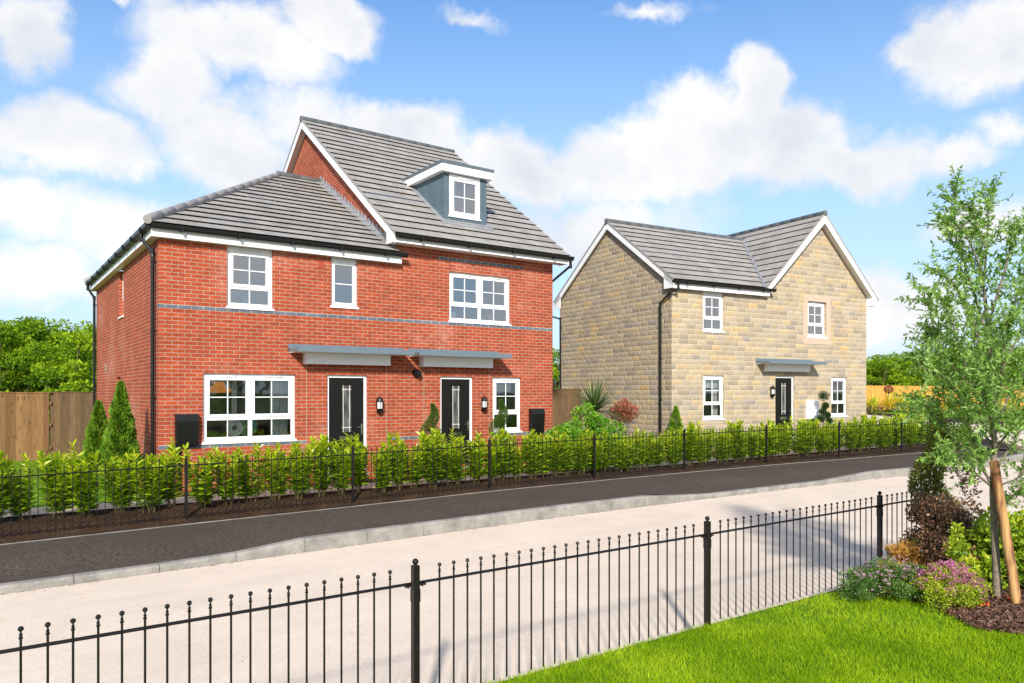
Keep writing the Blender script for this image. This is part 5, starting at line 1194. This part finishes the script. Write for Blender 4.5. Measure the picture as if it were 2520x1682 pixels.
# gold-green spiral behind the dark shrub
p = at(2145, 1200, 8.35); spiral('spiral_topiary', 'tall gold-green spiral topiary at the end of the front railing', p, 1.80, .36, 1.6, M['goldspiral'], 12, 11000, .034, .15, phase=3.4)
dk = at(2172, 1300, 7.75); bush('dark_leaved_shrub', 'dark purple-leaved shrub between the spiral topiary and the young tree', dk, rand_blobs(14, 40, .40, .33, .97, .09, .17, .1) + [((.28, -.1, .95), (.10, .1, .12)), ((.35, 0, 1.08), (.06, .06, .10)), ((.22, .05, 1.12), (.05, .05, .1)), ((-.3, .1, .8), (.12, .1, .1))], 8500, .032, .022, M['purple'], 14, stems=22, sr=.006)
p = at(2078, 1290, 7.75); bush('golden_conifer', 'feathery orange-gold dwarf conifer by the second-last railing post', p, rand_blobs(15, 16, .30, .22, .38, .06, .12), 4200, .05, .011, M['orangey'], 15, up=1.2)
p = at(2110, 1250, 7.95); bush('green_conifer', 'low olive green conifer between the golden one and the dark purple shrub', p, rand_blobs(25, 12, .22, .2, .50, .07, .12), 2800, .045, .012, M['thuja'], 25, up=1.2)
def spirea(label, loc, w, d, h, mat, fmat, seed, n, nf, fr):
    r_ = random.Random(seed); bl = rand_blobs(seed, 44, w * 1.08, d * 1.05, h * 1.02, .045, .125); fl = MB()
    for _ in range(nf):
        a = r_.uniform(0, 6.283); k = r_.random() ** .5; x, y = w * k * math.cos(a), d * k * math.sin(a); z = h * math.sqrt(max(0, 1 - (k * .93) ** 2)) * r_.uniform(.72, 1.03) + .03
        for _ in range(11): v = rv(r_); leaf2(fl, Vector((x, y, z)) + Vector((v.x, v.y, v.z * .4)) * fr, Vector((v.x, v.y, .8)), Vector((0, 0, 1)) + v * .4, .014, .014, (r_.random(), r_.random()))
    return bush('spirea_shrub', label, loc, bl, n, .024, .011, mat, seed, up=.5, extra=('flowers', fl, fmat), stems=10, sr=.004)
p = at(2040, 1330, 7.15); spirea('low spreading green shrub with sparse pale pink flowers behind the lawn edge', p, .52, .30, .33, M['spirea_g'], M['pale_pink'], 16, 10500, 120, .017)
p = at(2178, 1372, 6.85); spirea('mounded lime green shrub covered in bright pink flower heads', p, .34, .28, .36, M['spirea_y'], M['pink'], 18, 8500, 300, .024)
p = at(2318, 1330, 7.5); bush('yellow_green_shrub', 'large yellow-green leafy shrub behind the stake on the right', p, rand_blobs(19, 34, .55, .4, .85, .12, .2), 7000, .055, .032, M['yellowleaf'], 19, True, stems=10)
p = at(2215, 1345, 7.0); bush('yellow_green_shrub', 'loose arching sprigs of yellow-green leaves left of the young tree trunk', p, [((.0, 0, .30), (.14, .1, .12)), ((-.12, 0, .5), (.07, .06, .07)), ((-.18, 0, .66), (.05, .04, .06)), ((.12, 0, .2), (.14, .1, .12)), ((.02, .1, .45), (.08, .08, .1))], 950, .045, .024, M['yellowleaf'], 20, True, stems=7, sr=.004)
def primrose(label, x, y, mat, seed, w=.05):
    r_ = random.Random(seed); p = B(x, y); p.z = LZ + .03; fo = MB(); fl = MB(); ey_ = MB(); clumps(fo, [((0, 0, .0), (w * 1.3, w * 1.3, .03))], 40, .035, .02, r_)
    for k in range(9):
        a = r_.uniform(0, 6.283); q = Vector((w * r_.random() * math.cos(a), w * r_.random() * math.sin(a), .035 + r_.uniform(0, .02))); nn = (Vector((-fw[0] * .6, -fw[1] * .6, .8)) + rv(r_) * .3).normalized(); s = nn.cross(Vector((0, 0, 1))).normalized(); u = s.cross(nn)
        for j in range(5):
            b = j * 1.2566; dd = s * math.cos(b) + u * math.sin(b); leaf2(fl, q, dd, nn, .017, .016, (.5, .5))
        ey_.face([q + nn * .002 + (s * math.cos(c_) + u * math.sin(c_)) * .005 for c_ in (0, 1.05, 2.1, 3.14, 4.19, 5.24)])
    plant('primrose', label, 'flowers', p, [('leaves', fo, M['tree_l']), ('petals', fl, mat), ('flower_eyes', ey_, M['yel_fl'])])
primrose('red primrose with yellow eyes in the mulch left of the young tree', 2257, 1404, M['red_fl'], 1); primrose('red primrose beside the foot of the log stake', 2312, 1388, M['red_fl'], 2, .035); primrose('yellow primrose at the foot of the pink flowering shrub', 2216, 1386, M['yel_fl'], 3, .035)

# ------------------------------------------------------------------ things seen through the windows
def sheet(name, label, cat, P0, w, h, mat, pleat=0, rot=0, n=24, thick=.01, slats=0):
    m = MB()
    if slats:
        for i in range(slats):
            z = h * i / slats; m.prism([(0, 0, z), (w, 0, z), (w, .018, z + h / slats * .55), (0, .018, z + h / slats * .55)], (0, .002, .002))
    else:
        for i in range(n):
            a, b = i / n, (i + 1) / n; ya, yb = pleat * math.sin(a * n * 1.3), pleat * math.sin(b * n * 1.3)
            m.face([(a * w, ya, 0), (b * w, yb, 0), (b * w, yb, h), (a * w, ya, h)], smooth=pleat > 0); m.face([(b * w, yb + thick, 0), (a * w, ya + thick, 0), (a * w, ya + thick, h), (b * w, yb + thick, h)], smooth=pleat > 0)
    o = m.build(name, mat, None, P0, rot); tag(o, label, cat); return o
HW = lambda x, y, z: Vector((HX + x, HY_ + y, HZ + z))
sheet('curtain', 'pale pleated curtain at the right end of the large ground-floor window', 'curtain', HW(2.12, .22, lz(-1.1)), .36, 1.6, M['curtain'], .025)
sheet('curtain', 'narrow pale pleated curtain near the middle of the large ground-floor window', 'curtain', HW(1.40, .35, lz(-1.1)), .10, 1.6, M['curtain'], .02, n=8)
sheet('venetian_blind', 'grey slatted blind closed behind the narrow upstairs window', 'blind', HW(3.36, .15, O['B'][2]), .55, 1.0, M['blind'], slats=22)
sheet('venetian_blind', 'grey slatted blind behind the dormer window', 'blind', HW(6.55, dy + .10, lz(4.28)), .83, .95, M['blind'], slats=20)
sheet('roller_blind', 'white blind half lowered behind the small window right of the brick house doors', 'blind', HW(7.50, .2, lz(.02)), .62, .32, M['curtain'])
p = SW(1.28, .2, lz(.14)); sheet('roller_blind', 'white blind at the top of the left ground-floor window of the stone house', 'blind', p, .72, .25, M['curtain'], rot=SA)
p = SW(1.83, .25, lz(-.85)); sheet('curtain', 'white curtain at the right side of the left ground-floor window of the stone house', 'curtain', p, .22, 1.25, M['curtain'], .02, rot=SA, n=10)
p = SW(7.28, .3, lz(-.85)); sheet('curtain', 'grey curtain behind the right ground-floor window of the stone house', 'curtain', p, .40, 1.35, M['blind'], .02, rot=SA, n=14)
m = MB(); m.lathe([(.02, .20), (.10, .19), (.11, .14), (.10, .11), (.17, .10), (.24, .03), (.22, -.02), (.0, -.03)], (0, 0, 0), 18); o = m.build('pendant_lampshade', M['lamp_glow'], None, HW(1.22, .60, lz(.02))); tag(o, 'orange wicker pendant lampshade behind the large ground-floor window', 'lampshade')
def disc(name, label, c, r, mat, hole=0):
    m = MB(); pr = [(r * .98, -.03), (r, 0), (r * .98, .03)]; 
    K = 26
    for k in range(K):
        a0, a1 = 2 * math.pi * k / K, 2 * math.pi * (k + 1) / K
        f = lambda rr_, a, y: Vector((rr_ * math.cos(a), y, rr_ * math.sin(a)))
        m.face([f(hole, a0, -.03), f(r, a0, -.03), f(r, a1, -.03), f(hole, a1, -.03)] if hole else [f(0, 0, -.03), f(r, a0, -.03), f(r, a1, -.03)]); m.face([f(r, a0, -.03), f(r, a0, .03), f(r, a1, .03), f(r, a1, -.03)])
        if hole: m.face([f(hole, a1, -.03), f(hole, a1, .03), f(hole, a0, .03), f(hole, a0, -.03)])
    o = m.build(name, mat, None, c); tag(o, label, 'ornament'); return o
disc('ring_ornament', 'white ring ornament on the sill inside the large ground-floor window', HW(1.40, .17, lz(-.70)), .16, M['cream'], .05)
disc('round_platter', 'round teal platter standing inside the large ground-floor window', HW(1.66, .22, lz(-.67)), .20, M['teal'])
def furniture(label, x0, x1, z0, z1, y, cat='cabinet'):
    m = MB(); w_, h_ = x1 - x0, z1 - z0; m.box(0, w_, 0, .4, .08, h_ - .03); m.box(-.02, w_ + .02, -.02, .42, h_ - .03, h_); 
    for xx in (.03, w_ - .07): m.box(xx, xx + .04, .03, .07, 0, .08)
    for k in range(3): m.box(.03 + k * w_ / 3, w_ / 3 * (k + 1) - .03, -.012, .002, .12, h_ - .08)
    o = m.build('cabinet', M['brownwood'], None, HW(x0, y, z0)); tag(o, label, cat); return o
furniture('brown wooden cabinet at the back of the room behind the large ground-floor window', 1.5, 2.45, lz(-1.35), lz(-.45), 1.5)
m = MB(); m.box(0, .5, 0, .02, 0, .36); m.box(.03, .47, -.004, .002, .03, .33, 1); o = m.build('wall_picture', [M['brownwood'], M['blind']], None, HW(.95, 2.1, lz(-.35))); tag(o, 'framed picture on the far wall behind the large ground-floor window', 'picture')
m = MB(); rp = random.Random(6); m.lathe([(.04, 0), (.07, .1), (.03, .22)], (0, 0, 0), 12); vz = m
fo = MB()
for sx in (-1, 1):
    clumps(fo, [((sx * .13, 0, .62), (.08, .05, .10)), ((sx * .08, 0, .50), (.06, .05, .10)), ((sx * .04, 0, .36), (.03, .03, .10))], 420, .06, .008, rp, up=-.6)
plant('pampas_vase', 'dried pampas plumes in a vase inside the left upstairs window', 'vase', HW(1.70, .45, lz(1.72)), [('vase', vz, M['cream']), ('plumes', fo, M['pampas'])])
m = MB(); m.box(0, .13, 0, .01, 0, .16); o = m.build('white_card', M['cream'], None, HW(6.36, .16, O['C'][2] + .10)); tag(o, 'small pale card propped in the lower left of the wide upstairs window', 'card')
m = MB(); m.box(0, .10, 0, .01, 0, .17); o = m.build('white_card', M['cream'], None, HW(7.42, .16, O['C'][2] + .10)); tag(o, 'small pale card propped right of the centre of the wide upstairs window', 'card')
q = SW(8.62, -.45, 0); m = MB(); m.lathe([(.045, 0), (.045, .62), (.05, .63), (.05, .67), (.0, .68)], (0, 0, 0), 12); o = m.build('bollard_light', M['black'], None, (q.x, q.y, gg(q.x, q.y))); tag(o, 'short black bollard light at the right corner of the stone house', 'bollard')
